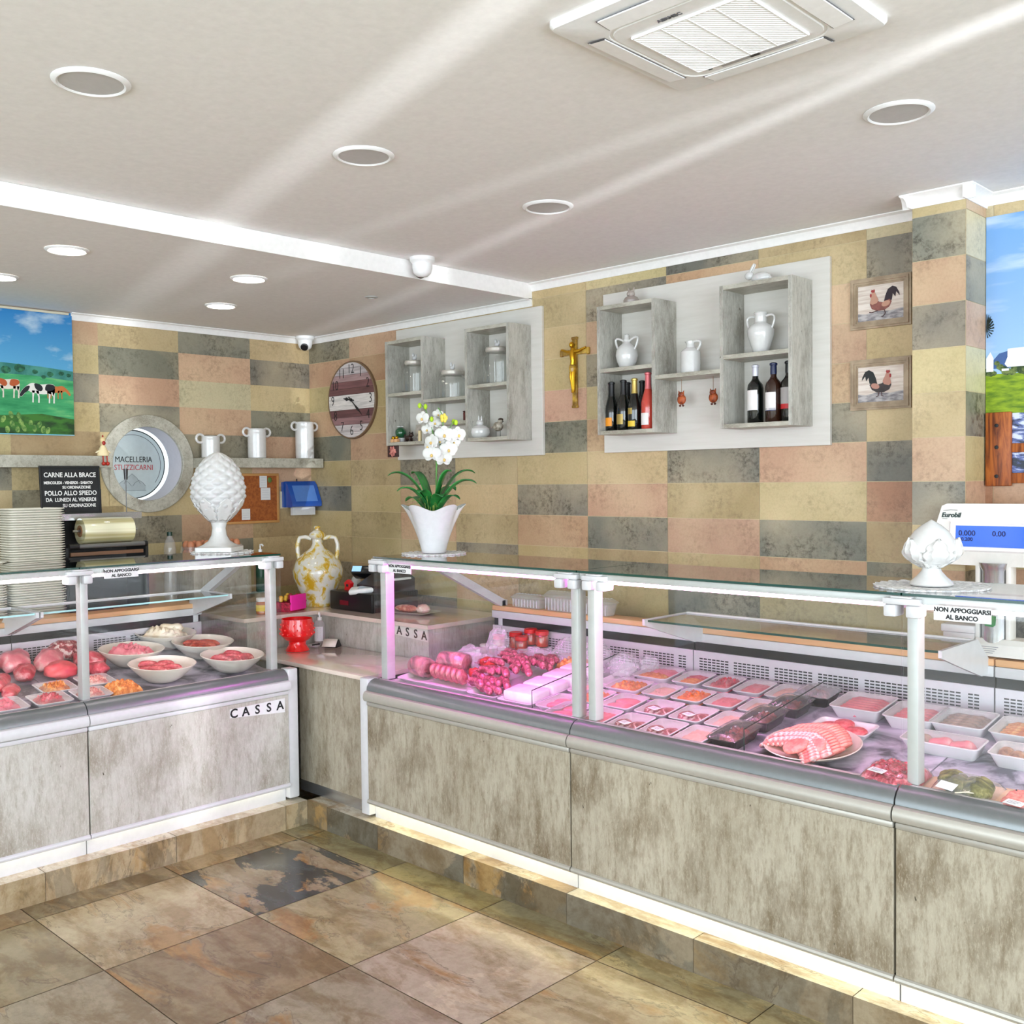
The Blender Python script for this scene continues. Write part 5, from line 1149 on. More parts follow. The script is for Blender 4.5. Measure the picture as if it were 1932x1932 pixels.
b = MB(); b.loft([rr(.18, .10, .02, 0), rr(.29, .17, .03, .016), rr(.284, .164, .03, .017), rr(.17, .09, .02, .005)]); b.build('dish', M_cer, t)
M_ham = P2('cured_ham', [(.38, (150, 70, 60)), (.5, (200, 122, 104)), (.62, (236, 200, 184))], 22, .35)
b = MB(); b.ell((-.05, 0, .028), (.075, .034, .020), 22, 14, fn=lambda d: 1+.06*sin(d.x*9)*cos(d.y*7)); b.build('cured_roll', M_ham, None, loc=(1.455, -.36, zk), rot=(0, 0, radians(10)), label='long piece of cured meat on the white plate', cat='meat')
b = MB(); b.ell((.062, .01, .030), (.038, .036, .024), 20, 12, fn=lambda d: 1+.12*sin(d.x*8+d.z*5)*cos(d.y*7)); b.build('cured_end', P2('pale_fat', [(.4, (226, 170, 160)), (.6, (240, 216, 206))], 26, .35), None, loc=(1.455, -.36, zk), rot=(0, 0, radians(10)), label='pale knobbly end of cured meat on the white plate', cat='meat')
def pump(name, label, x, y, z, body, r, h, lab=None):
    t = thing(name, label, 'bottle', (x, y, z)); b = MB(); b.lathe([(r*.9, 0), (r, .005), (r, h*.80), (r*.75, h*.92), (r*.36, h)], 26); b.build('body', body, t)
    b = MB(); b.lathe([(r*.4, h-.002), (r*.4, h+.014), (r*.15, h+.016), (r*.15, h+.036)], 16); b.tube([(-.006, 0, h+.038), (.016, -.014, h+.040), (.024, -.020, h+.032)], .006, 8); b.build('pump_head', M_white, t)
    if lab:
        b = MB(); n = 20; a0 = -1.0
        for i in range(n):
            p = [(r*1.015*cos(a0+(i+k)/n*2.0-1.0), r*1.015*sin(a0+(i+k)/n*2.0-1.0)) for k in (0, 1)]; b.poly([(p[0][0], p[0][1], h*.14), (p[1][0], p[1][1], h*.14), (p[1][0], p[1][1], h*.74), (p[0][0], p[0][1], h*.74)])
        b.mi = 1
        for k in range(6):
            q = h*(.66-.075*k); b.poly([(r*1.022*cos(a), r*1.022*sin(a), q+dz) for a, dz in ((a0-.7, 0), (a0, 0), (a0+.5, 0), (a0+.5, .003), (a0, .003), (a0-.7, .003))])
        b.build('label', [M_paper, P('label_print', (160, 160, 170), .6)], t)
pump('lotion_pump', 'white lotion pump bottle between amphora and till', .835, -.275, zk, M_cerm, .030, .17)
pump('hand_sanitiser', 'clear hand sanitiser pump bottle with white label, by red goblet', .998, -.655, .7565, M_clear, .030, .135, True)
t = thing('red_goblet', 'glossy red studded goblet on the low counter', 'goblet', (1.085, -.862, .7565))
b = MB(); b.lathe([(.062, 0), (.064, .004), (.056, .018), (.046, .034), (.046, .050), (.068, .062), (.088, .085), (.090, .125), (.083, .160), (.082, .172), (.078, .172), (.078, .14), (.06, .09), (.001, .08)], 44); b.build('bowl', M_red, t)
b = MB()
for r_, z, n in ((.092, .095, 16), (.0915, .118, 16), (.087, .142, 16)):
    for k in range(n):
        a = 2*pi*(k+(.5 if z == .118 else 0))/n; b.ell((r_*cos(a)*.985, r_*sin(a)*.985, z), .0052, 8, 6)
b.build('studs', P('red_studs', (240, 70, 66), .15), t)
t = thing('card_holder', 'folded business card on a black stand beside sanitiser', 'card holder', (1.125, -.665, .7565), (0, 0, radians(30)))
b = MB(); b.prism([(-.035, 0), (.035, 0), (.004, .04), (-.002, .04)], lambda y, z, d: (d, y, z), -.03, .04); b.build('stand', M_black, t)
b = MB(); b.poly([(-.044, -.040, .004), (.036, -.040, .004), (.036, -.004, .043), (-.044, -.004, .043)]); b.build('card', P('cream_card', (232, 224, 212), .6), t, solid=.001)
t = thing('soap_dish', 'small clear dish with a dark pen end behind the goblet', 'dish', (1.06, -.735, .7565)); b = MB(); b.lathe([(.026, 0), (.034, .012), (.032, .012), (.022, .003)], 20); b.build('dish', M_clear, t); b = MB(); b.tube([(-.02, 0, .008), (.03, .012, .018)], .004, 8); b.build('pen', M_black, t)

# ------------------------------------------------------------------ right: scale, mural, containers
t = thing('weighing_scale', 'white shop scale with blue display on a steel post', 'scale', (4.44, -.26, 1.0185))
M_sc = P('scale_ivory', (232, 228, 222), .4)
hx0, hx1, hz0, hz1 = 4.253, 4.70, 1.337, 1.553
b = MB(); pr = [(hx0+.010, hz0), (hx0+.002, hz0+.10), (hx0+.004, hz0+.15), (hx0+.022, hz1-.008), (hx0+.040, hz1), (hx1-.04, hz1), (hx1-.022, hz1-.008), (hx1-.004, hz0+.15), (hx1-.002, hz0+.10), (hx1-.01, hz0)]
b.prism(pr, lambda x, z, d: (x, d, z), -.285, -.222); hd = WB(b, 'display_head', M_sc, t)
hl = lambda o: setattr(o, 'location', Vector((0, 0, 0)))
b = MB(); b.loft([[(x, -.2855, z) for x, z in q] for q in ([(4.297, 1.385), (4.630, 1.385), (4.620, 1.492), (4.303, 1.492)],)]+[[(x, -.290, z) for x, z in [(4.302, 1.390), (4.625, 1.390), (4.615, 1.487), (4.308, 1.487)]], [(x, -.286, z) for x, z in [(4.320, 1.398), (4.610, 1.398), (4.605, 1.480), (4.323, 1.480)]]], cap1=False); b.build('bezel', P('scale_bezel', (246, 242, 240), .3), hd)
b = MB(); b.poly([(4.323, -.287, 1.402), (4.603, -.287, 1.402), (4.601, -.287, 1.476), (4.325, -.287, 1.476)]); b.build('screen', P('lcd_blue', (22, 92, 206), .25, emit=(22, 92, 206), es=.12), hd)
M_lcd = P('lcd_digit', (8, 24, 96), .5)
for s, x, z, sz in (('0.000', 4.363, 1.449, .026), ('0.00', 4.470, 1.449, .026), ('0.00', 4.575, 1.449, .026), ('0.200', 4.363, 1.428, .018)): text(s, sz, M_lcd, hd, (x, -.2875, z), WALLB, name='digits', bold=.0003)
text('Eurobil', .023, P('scale_logo', (40, 60, 56), .5), hd, (4.307, -.2858, 1.512), WALLB, bold=.0009, shear=.25)
b = MB(); b.tube([(4.281, -.286, 1.528), (4.307, -.286, 1.531), (4.330, -.286, 1.530)], .0007, 5); b.tube([(4.277, -.286, 1.499), (4.295, -.286, 1.499)], .0007, 5); b.build('logo_lines', P('logo_grey', (90, 96, 94), .5), hd)
b = MB(); b.lathe([(.047, .0), (.047, .29), (.052, .30), (.056, .318)], 32, (4.450, -.255, 1.03)); WB(b, 'post', M_steel, t)
b = MB(); b.box(4.390, 4.407, -.285, -.225, 1.05, 1.34, .004); b.box(4.491, 4.508, -.285, -.225, 1.05, 1.34, .004); WB(b, 'post_cover', M_sc, t)
b = MB(); b.loft([[(x, y, 1.026) for x, y in ((4.390, -.305), (4.725, -.305), (4.725, -.205), (4.390, -.205))], [(x, y, 1.068) for x, y in ((4.390, -.305), (4.725, -.305), (4.725, -.205), (4.390, -.205))], [(x, y, 1.085) for x, y in ((4.397, -.29), (4.720, -.29), (4.720, -.205), (4.397, -.205))]]); bs = WB(b, 'base', M_sc, t)
b = MB(); b.box(4.283, 4.390, -.295, -.21, 1.055, 1.098, .004); b.box(4.277, 4.393, -.30, -.208, 1.098, 1.125, .004); WB(b, 'weighing_arm', P('scale_grey', (214, 208, 208), .4), t)
b = MB(); b.lathe([(.016, 0), (.018, .006), (.012, .012), (.016, .018), (.012, .037)], 18, (4.307, -.27, 1.0187)); WB(b, 'rubber_foot', M_black, t)
b = MB(); b.prism([(4.430, 1.130), (4.457, 1.128), (4.465, 1.135), (4.467, 1.165), (4.440, 1.170), (4.428, 1.165)], lambda x, z, d: (x, d, z), -.3055, -.303); WB(b, 'green_sticker', P('sticker_green', (16, 118, 40), .5), t)
b = MB()
for k in range(4): b.box(4.405, 4.475-.006*k, -.3058, -.3052, 1.058-.007*k, 1.060-.007*k)
WB(b, 'base_print', P('print_grey', (150, 150, 156), .6), t)

t = thing('landscape_mural', 'wall print of white houses and lawn with fence, right edge', 'mural', (4.8, 0, 2.1))
def Bk(b, pts, y): b.poly([(x, y, z) for x, z in pts])
b = MB(); b.box(4.328, 5.6, -.006, -.001, 1.64, 2.606); WB(b, 'print_sky', skymat('mural_sky', (110, 160, 222), (176, 208, 236), (206, 222, 240)), t)
b = MB(); Bk(b, [(4.328, 1.86), (5.6, 1.86), (5.6, 2.025), (4.328, 2.025)], -.0065); WB(b, 'print_lawn', P2('mural_lawn', [(.35, (84, 118, 8)), (.6, (142, 168, 22))], 16, .6, 6, 0, (1, 1, 4)), t)
b = MB(); Bk(b, [(4.328, 1.645), (5.6, 1.645), (5.6, 1.87), (4.328, 1.88)], -.0068); WB(b, 'print_water', P2('mural_water', [(.42, (44, 52, 66)), (.52, (96, 110, 168)), (.6, (206, 214, 232))], 12, .5, 5, .5, (1, 1, 3)), t)
b = MB(); Bk(b, [(4.34, 2.06), (4.375, 2.10), (4.44, 2.115), (4.6, 2.13), (5.6, 2.12), (5.6, 2.05), (4.34, 2.045)], -.0065); WB(b, 'print_hill', P('mural_hill', (60, 92, 150), .6), t)
b = MB(); rnd = random.Random(8)
for k in range(44):
    x = 4.335+k*.011; z = 2.035+rnd.uniform(-.01, .03); r = rnd.uniform(.008, .02); Bk(b, [(x+r*cos(2*pi*i/9), z+r*.8*sin(2*pi*i/9)) for i in range(9)], -.0071-k*.00002)
WB(b, 'print_bushes', P2('mural_bushes', [(.4, (30, 56, 20)), (.6, (110, 126, 66))], 60, .6), t)
b = MB(); Bk(b, [(4.330, 2.035), (4.356, 2.035), (4.356, 2.085), (4.345, 2.108), (4.330, 2.085)], -.0080); Bk(b, [(4.405, 2.048), (4.60, 2.048), (4.60, 2.12), (4.405, 2.115), (4.405, 2.085), (4.395, 2.06)], -.0080); Bk(b, [(4.385, 2.035), (4.41, 2.035), (4.41, 2.043), (4.385, 2.043)], -.0080); WB(b, 'print_houses', P('mural_white', (236, 240, 246), .6), t)
b = MB()
for k in range(14):
    a = radians(-150+k*22); b.tube([(4.327+.006, -.0085, 2.205+.0), (4.330+.022*max(0, cos(a))+.002, -.0085, 2.215+.034*sin(a))], [.003, .0008], 5)
for k in range(10): a = radians(-80+k*18); Bk(b, [(4.329, 2.19), (4.329+.030*max(.1, cos(a)), 2.20+.04*sin(a)), (4.329+.028*max(.1, cos(a+.15)), 2.20+.04*sin(a+.15))], -.0082)
WB(b, 'print_palm', P('mural_palm', (22, 34, 24), .7), t)
M_fence = P2('fence_timber', [(.36, (96, 42, 12)), (.5, (150, 76, 26)), (.62, (176, 98, 40))], 3, .5, 6, 1.2, (14, 1, 1.6))
b = MB(); b.box(4.331, 4.423, -.020, -.006, 1.612, 1.884, .004); f = WB(b, 'fence_post', M_fence, t)
b = MB(); b.box(4.423, 5.6, -.016, -.007, 1.735, 1.768, .002); b.box(4.423, 5.6, -.016, -.007, 1.622, 1.66, .002); WB(b, 'fence_rail', M_fence, t)
for z in (1.835, 1.755, 1.648):
    b = MB(); b.M = Matrix.Translation((4.372, -.0205, z)) @ Matrix.Rotation(pi/2, 4, 'X'); b.lathe([(.007, 0), (.007, .003), (.003, .004)], 12); b.build('bolt', M_ink, f).location = Vector((0, 0, 0))

# clear plastic containers on the worktop behind the left meat counter
def container(label, x, y, w, d, h, lid):
    t = thing('clear_container', label, 'container', (x, y, 1.0185))
    b = MB(); b.loft([rr(w-.03, d-.03, .01, 0), rr(w-.005, d-.005, .015, h), rr(w+.01, d+.01, .016, h+.003), rr(w-.012, d-.012, .014, h+.002), rr(w-.034, d-.034, .01, .003)]); b.build('tub', M_clear, t)
    b = MB(); b.loft([rr(w+.01, d+.01, .016, h+.004), rr(w-.03, d-.03, .02, h+lid)], cap0=False); b.build('lid', M_clear, t)
    b = MB()
    for k in range(9):
        xx = -w/2+.02+k*(w-.04)/8; b.box(xx-.0015, xx+.0015, -d/2+.004, -d/2+.0055, .006, h-.002); b.box(xx-.0015, xx+.0015, -d/2+.03, d/2-.03, h+lid-.001, h+lid+.0005)
    b.build('ribs', P('rib_white', (236, 234, 240), .3), t)
container('clear lidded food tub on the worktop, nearest the arm', 2.235, -.262, .20, .088, .045, .022)
container('taller clear ribbed tub behind the counter clamp', 2.455, -.262, .20, .088, .065, .03)
container('clear tub at the joint of the two long counters', 2.67, -.262, .19, .088, .055, .025)
b = MB(); b.box(3.60, 3.84, -.295, -.215, 1.0185, 1.034, .002); b.build('yellow_folder', P('pale_yellow', (236, 230, 150), .6), label='pale yellow folder on the worktop behind the middle counter', cat='folder')
# ------------------------------------------------------------------ meat materials
M_raw = P2('raw_red', [(.34, (150, 34, 50)), (.5, (206, 70, 86)), (.64, (236, 176, 178))], 13, .3, 7, .6)
M_pinkm = P2('raw_pink', [(.36, (216, 96, 116)), (.55, (236, 138, 146)), (.68, (246, 204, 202))], 11, .3, 6, .5)
M_chick = P2('raw_chicken', [(.36, (236, 176, 160)), (.6, (246, 206, 190))], 12, .3, 6, .4)
M_oran = P2('breaded_orange', [(.38, (196, 96, 34)), (.52, (232, 142, 62)), (.64, (246, 190, 120))], 40, .6, 6, bmp=.5)
M_carr = P2('carrot_mix', [(.38, (206, 78, 12)), (.55, (240, 124, 24)), (.66, (236, 160, 120))], 30, .5, 5, bmp=.4)
M_dkm = P2('dark_marinade', [(.38, (52, 14, 16)), (.52, (112, 34, 34)), (.64, (160, 80, 66))], 22, .25, 6, bmp=.3)
M_herb = P2('herb_crust', [(.36, (58, 58, 22)), (.5, (104, 102, 46)), (.64, (150, 146, 86))], 30, .6, 8, .5, bmp=.6)
M_mince = P2('mince', [(.38, (150, 24, 40)), (.5, (206, 56, 76)), (.62, (240, 150, 156))], 48, .3, 5, .8, bmp=.9)
M_burg = P2('burger', [(.4, (216, 80, 92)), (.6, (238, 128, 132))], 46, .4, 5, bmp=.5)
M_salm = P2('rolled_slice', [(.38, (230, 96, 106)), (.48, (242, 142, 140)), (.56, (252, 226, 224))], 26, .35, 7, 1.4)
M_salf = P2('rolled_slice_red', [(.42, (232, 122, 116)), (.6, (244, 164, 150))], 50, .45, 5, bmp=.3)
M_saus = P2('cured_sausage', [(.38, (100, 24, 46)), (.5, (164, 58, 84)), (.64, (220, 140, 156))], 52, .35, 6, bmp=.35)
M_sausf = P2('fresh_sausage', [(.38, (176, 56, 66)), (.52, (206, 92, 96)), (.64, (232, 164, 158))], 40, .28, 6, bmp=.2)
M_saush = P2('red_sausage', [(.38, (166, 60, 44)), (.6, (212, 106, 82))], 30, .28, 5, bmp=.2)
M_ham2 = P2('rolled_ham', [(.36, (92, 26, 36)), (.5, (190, 104, 110)), (.64, (236, 180, 170))], 8, .25, 6, .8)
M_chop = P2('chop_face', [(.38, (120, 34, 44)), (.5, (186, 84, 92)), (.58, (244, 216, 210))], 26, .3, 5, 1.5)
M_mix = P2('diced_pork', [(.38, (196, 96, 92)), (.5, (232, 156, 146)), (.62, (248, 220, 206))], 30, .35, 6, .5, bmp=.5)
M_cream = P2('pale_tripe', [(.4, (222, 200, 170)), (.6, (242, 230, 210))], 12, .4, 5, bmp=.2)
M_grill = P2('browned_rolls', [(.38, (120, 66, 34)), (.5, (186, 124, 84)), (.62, (228, 190, 156))], 22, .4, 6, bmp=.3)
M_grey = P2('marinated_grey', [(.38, (124, 98, 86)), (.55, (186, 152, 136)), (.66, (214, 190, 176))], 22, .35, 6, bmp=.3)
M_trayw = P('white_tray', (222, 218, 220), .35); M_trayc = P('clear_tray_rim', (226, 222, 228), .2); M_trayd = P('dark_tray', (46, 40, 44), .25)
M_bowl = P('cream_bowl', (222, 212, 198), .25, coat=.3); M_label = P('price_label', (250, 250, 252), .5); M_lblt = P('label_print2', (120, 120, 130), .7)
M_kraft = P2('butcher_paper', [(.4, (222, 184, 150)), (.6, (238, 206, 176))], 12, .8)
DR = (DA, 0, 0); DL = (0, DA, 0)
def posR(x, y, h=0): return (x, y-h*sin(DA), zR(y)+h)
def posL(x, y, h=0): return (x+h*sin(DA), y, zL(x)+h)
def tray_mesh(w, d, h, m, name='tray'):
    b = MB(); f = .022
    b.loft([rr(w-2*f, d-2*f, .012, 0), rr(w-.008, d-.008, .018, h-.003), rr(w, d, .02, h-.002), rr(w, d, .02, h), rr(w-.012, d-.012, .016, h), rr(w-2*f-.006, d-2*f-.006, .010, .003)])
    return b, m
def lump(w, d, h, seed, amp=.5, nx=22, ny=22, p=.5, base=.003):
    """rounded heap: height field over a rounded rectangle"""
    b = MB(); o = Vector((seed*3.1, seed*1.7, seed*.9)); s = .75/max(w, d)*4
    def fn(u, v):
        x, y = (u-.5)*2, (v-.5)*2; e = max(0, (1-x**4))*max(0, (1-y**4)); 
        n = mnoise.noise(Vector((x*w*s*2, y*d*s*2, 0))+o)
        n2 = mnoise.noise(Vector((x*w*s*5, y*d*s*5, 3))+o)
        return (x*w/2, y*d/2, base+h*e**p*(1+amp*(n*.8+n2*.45)))
    b.grid(fn, nx, ny); return b
def label_card(parent, loc, yaw, w=.045, d=.028):
    b = MB(); b.box(-w/2, w/2, -d/2, d/2, 0, .0012); b.mi = 1
    for k in range(3): b.poly([(-w*.36, d*.2-k*d*.22, .0014), (w*.30-.004*k, d*.2-k*d*.22, .0014), (w*.30-.004*k, d*.2-k*d*.22+.002, .0014), (-w*.36, d*.2-k*d*.22+.002, .0014)])
    return b.build('price_label', [M_label, M_lblt], parent, loc, (0, 0, yaw))
def packed(label, pos, rot, w, d, h, tm, film=True, lab=None, yaw=0, group=None):
    t = thing('meat_tray', label, 'meat tray', pos, rot, group)
    b, m = tray_mesh(w, d, h, tm); b.build('tray', m, t)
    if film:
        b = MB(); b.grid(lambda u, v: ((u-.5)*(w-.010), (v-.5)*(d-.010), h+.0006+.006*sin(pi*u)*sin(pi*v)), 8, 8); b.build('cling_film', M_film, t)
    if lab: label_card(t, (lab[0], lab[1], h+.008), yaw)
    return t
def rest(b, name, m, pos, rot, label, cat='meat', group=None, kind=None, yaw=0, ang=60):
    o = b.build(name, m, None, pos, (rot[0], rot[1], yaw), ang=ang, label=label, cat=cat, group=group, kind=kind); return o

# ---- middle counter: rows of small film-wrapped trays (back row first)
grid_spec = [
 (-.435, .165, [(3.145, .185, 'duo'), (3.322, .135, 'strips'), (3.468, .130, 'red'), (3.608, .130, 'pink'), (3.745, .125, 'pale')], 'back row'),
 (-.622, .150, [(3.130, .175, 'orange'), (3.298, .130, 'pale'), (3.446, .145, 'carrot'), (3.594, .140, 'pink'), (3.738, .125, 'pale')], 'second row from the back'),
 (-.800, .165, [(3.085, .140, 'orange'), (3.242, .155, 'salmon'), (3.412, .150, 'chop'), (3.567, .145, 'chop'), (3.715, .130, 'pale')], 'second row from the front'),
 (-.975, .165, [(3.100, .150, 'salmon'), (3.257, .140, 'pink'), (3.406, .140, 'chop'), (3.553, .140, 'chop'), (3.695, .130, 'pale')], 'front row'),
]
WORDS = {'duo': 'breaded cutlets and pink slices', 'strips': 'orange and pink strips', 'red': 'marbled dark red meat', 'pink': 'thin pink slices', 'pale': 'pale chicken slices', 'orange': 'orange breaded pieces', 'carrot': 'bright orange carrot mix', 'salmon': 'smooth pink fillets', 'chop': 'two rolled chops'}
ni = 0
for y, d, items, rowname in grid_spec:
    for k, (x, w, kind) in enumerate(items):
        ni += 1; pos = posR(x, y); place = '%s tray from left, %s' % (ORD[k], rowname)
        packed('white wrapped tray in middle counter, '+place, pos, DR, w-.006, d-.004, .030, M_trayw, True, None)
        pc = posR(x, y, .003); lab = WORDS[kind]+' in '+place
        iw, idp = w-.034, d-.034
        if kind == 'duo':
            rest(lump(iw*.9, idp*.5, .022, ni), 'meat_slices', M_pinkm, posR(x+.01, y+.028, .003), DR, 'pink slices in the '+place, kind='stuff'); rest(lump(iw*.9, idp*.5, .022, ni+50), 'breaded_cutlets', M_oran, posR(x-.01, y-.028, .003), DR, 'breaded cutlets in the '+place, kind='stuff')
        elif kind == 'strips':
            for q in range(5):
                b = MB(); b.tube([(-iw*.42, 0, .012), (0, .008, .016), (iw*.42, 0, .011)], .0085, 8); rest(b, 'meat_strip', M_oran if q < 3 else M_raw, posR(x, y-.045+q*.021, .001), DR, 'strip of meat in the '+place, group='strips in the '+place, yaw=.25)
        elif kind in ('pink', 'pale', 'orange', 'carrot', 'red'):
            m = {'pink': M_pinkm, 'pale': M_chick, 'orange': M_oran, 'carrot': M_carr, 'red': M_raw}[kind]
            rest(lump(iw, idp, .020 if kind in ('pink', 'pale') else .026, ni, .35 if kind in ('pink', 'pale') else .7), {'pink': 'pink_slices', 'pale': 'chicken_slices', 'orange': 'breaded_pieces', 'carrot': 'carrot_mix', 'red': 'marbled_meat'}[kind], m, pc, DR, lab, kind='stuff')
        elif kind == 'salmon':
            for q in range(2):
                b = MB(); b.ell((0, 0, .012), (iw*.46, .030, .014), 18, 10, fn=lambda dd: 1+.1*dd.x*dd.y); rest(b, 'pink_fillet', M_pinkm, posR(x, y-.030+q*.056, .003), DR, '%s pink fillet in the %s' % (('front', 'rear')[q], place), yaw=.15)
        elif kind == 'chop':
            for q in range(2):
                b = MB(); b.ell((0, 0, .013), (.033, .052, .015), 22, 10, fn=lambda dd: 1-.18*max(0, dd.y)*(1 if q else 1)); rest(b, 'rolled_chop', M_chop, posR(x-.030+q*.060, y-.006, .003), DR, '%s rolled chop in the %s' % (('left', 'right')[q], place), yaw=.38-q*.76)
            t = [o for o in COL.objects if o.name.startswith('meat_tray')][-1]
            b = MB()
        if kind == 'chop':
            b = MB(); b.box(-.024, .024, -.014, .014, 0, .0012); b.mi = 1
            for q in range(3): b.poly([(-.016, .006-.006*q, .0014), (.012, .006-.006*q, .0014), (.012, .0078-.006*q, .0014), (-.016, .0078-.006*q, .0014)])
            b.build('price_label', [M_label, M_lblt], None, posR(x+.004, y-.040, .038), (DA, 0, -.35), label='white price sticker on the '+place, cat='label')
# dark clear packs beside the divider
for k, (x, y, w, d, seed) in enumerate(((3.818, -.925, .085, .19, 1), (3.822, -.735, .085, .165, 2), (3.842, -.575, .095, .14, 3), (3.872, -.430, .11, .13, 4))):
    lab = ('front', 'second', 'third', 'rear')[k]
    t = packed('dark pack of marinated meat, %s of four by the divider' % lab, posR(x, y), DR, w+.035, d, .042, M_trayd, False)
    b = MB(); w2, d2 = w+.034, d-.002; b.grid(lambda u, v: ((u-.5)*w2, (v-.5)*d2, .043+.026*(sin(pi*u)*sin(pi*v))**.45+.004*mnoise.noise(Vector((u*6, v*6, k)))), 14, 14); b.build('clear_lid', M_bag if k == 3 else M_film, t)
    rest(lump(w-.01, d-.06, .036, seed+20, .5), 'marinated_meat', M_dkm, posR(x, y, .003), DR, 'dark marinated meat in the %s pack by the divider' % lab, kind='stuff')
def divider(label, x, y0, y1, h):
    b = MB(); b.M = Matrix.Identity(4); g = [(y0, zR(y0)), (y1, zR(y1)), (y1, zR(y1)+h), (y0, zR(y0)+h)]
    b.prism(g, lambda y, z, d: (d, y, z), x, x+.005)
    b.mi = 1; b.tube([(x+.0025, y0, zR(y0)+.001), (x+.0025, y0, zR(y0)+h), (x+.0025, y1, zR(y1)+h)], .0022, 6)
    return b.build('glass_divider', [M_glass, P('divider_edge_%d' % int(x*100), (36, 52, 50), .2)], label=label, cat='divider')
divider('clear glass divider between dark packs and the round platter', 3.895, -1.0, -.42, .085); divider('clear glass divider right of the white cheese blocks', 2.926, -1.0, -.42, .085)
# burgers, round platter
packed('white tray of burgers behind the round platter', posR(4.095, -.680), DR, .215, .125, .028, M_trayw, False)
for k, (x, y) in enumerate(((4.045, -.680), (4.085, -.655), (4.115, -.695), (4.155, -.705))):
    b = MB(); b.lathe([(.030, 0), (.036, .005), (.036, .017), (.029, .023), (.001, .024)], 26); rest(b, 'burger_patty', M_burg, posR(x, y, .004+.006*(k % 2)), DR, '%s burger patty from left in the tray behind the platter' % ORD[k])
b = MB(); b.lathe([(.075, 0), (.085, .003), (.142, .022), (.158, .034), (.155, .036), (.138, .026), (.08, .008), (.001, .006)], 56, fn=lambda a, z: 1+.0*a); b.build('round_platter', M_bowl, None, posR(4.088, -.885, .003), DR, label='round cream platter heaped with rolled meat slices', cat='platter')
rnd = random.Random(12); k = 0
def slice_(x, y, h, yaw, tilt, m, lab, r=.038):
    b = MB(); b.lathe([(r*.9, 0), (r, .003), (r, .008), (r*.9, .011), (.001, .011)], 26, fn=lambda a, z: 1+.03*sin(a*5)); o = b.build('meat_slice', m, None, posR(x, y, h), ang=60); o.rotation_euler = Matrix.Rotation(DA, 3, 'X').to_4x4().to_3x3() @ (Matrix.Rotation(yaw, 3, 'Z') @ Matrix.Rotation(tilt, 3, 'Y')) and (Matrix.Rotation(DA, 3, 'X') @ Matrix.Rotation(yaw, 3, 'Z') @ Matrix.Rotation(tilt, 3, 'Y')).to_euler()
    tag(o, lab, 'meat', 'fanned meat slices on the round platter'); return o
cxp, cyp = 4.088, -.885
for row, (n, ln, off, m) in enumerate(((17, .24, .055, M_salf), (16, .26, .012, M_salf), (17, .25, -.03, M_salm), (15, .22, -.068, M_salm))):
    for i in range(n):
        s = i/(n-1)-.5; u = s*ln; vv = off-.05*(s*2)**2+.02
        x = cxp+u*.86+vv*.30; y = cyp-u*.35+vv*.92
        slice_(x, y, .028+.016*(1-abs(2*s))+.004*(3-row), -.38+pi, .62, m, 'thin rolled meat slice in the fan on the round platter', .040)
for x, y, m, tl in ((cxp-.005, cyp-.098, M_salf, 0.15), (cxp+.055, cyp-.085, M_salf, .4)): 
    o = slice_(x, y, .052, -.6+pi/2+pi, tl+.15, m, None, .042); o['label'] = 'round slice lying in front on the platter, %s one' % ('left' if x < cxp else 'right'); del o['group']
# deep white trays at the rear right
def logs(n, x, y, w, d, m, r, place, name, cat='meat'):
    for q in range(n):
        b = MB(); b.tube([(-w*.5, 0, r), (-w*.3, .003, r*1.1), (0, -.002, r*1.05), (w*.3, .002, r*1.1), (w*.5, 0, r)], [r*.6, r, r*1.05, r, r*.6], 12)
        rest(b, name, m, posR(x, y-d*.5+d*(q+.5)/n, .004), DR, '%s from front in %s' % (ORD[q]+' '+name.replace('_', ' '), place), cat, yaw=.04*(-1)**q)
deep = [('first deep tray from left at the rear right', 4.072, -.470, .190, .185, M_pinkm, 'meat_roll', 6), ('second deep tray from left at the rear right', 4.268, -.490, .175, .175, M_pinkm, 'meat_roll', 5), ('third deep tray from left at the rear right', 4.430, -.485, .180, .175, M_grey, 'spiced_roll', 5), ('fourth deep tray at the rear right', 4.622, -.490, .180, .175, M_oran, 'breaded_roll', 5)]
for place, x, y, w, d, m, nm, n in deep:
    packed('white wrapped tray, '+place, posR(x, y), DR, w, d, .048, M_trayw, True); logs(n, x, y, w-.045, d-.045, m, .0175, 'the '+place, nm)
packed('long white tray of pink fillets in front of the rear right trays', posR(4.440, -.690), DR, .250, .115, .046, M_trayw, True)
for q in range(3):
    b = MB(); b.ell((0, 0, .026), (.042, .024, .022), 18, 10, fn=lambda dd: 1+.1*sin(dd.x*5)); rest(b, 'meat_bundle', M_grey if q == 0 else M_pinkm, posR(4.372+q*.066, -.692, .002), DR, '%s meat bundle from left in the long white tray' % ORD[q], yaw=.2)
packed('deep white tray of browned rolls by the right frame edge', posR(4.685, -.690), DR, .190, .125, .048, M_trayw, True)
for q in range(4):
    b = MB(); b.ell((0, 0, .024), (.024, .030, .021), 16, 10); rest(b, 'browned_roll', M_grill, posR(4.628+q*.038, -.690+.008*(-1)**q, .003), DR, '%s browned roll from left in the deep tray by the right edge' % ORD[q])
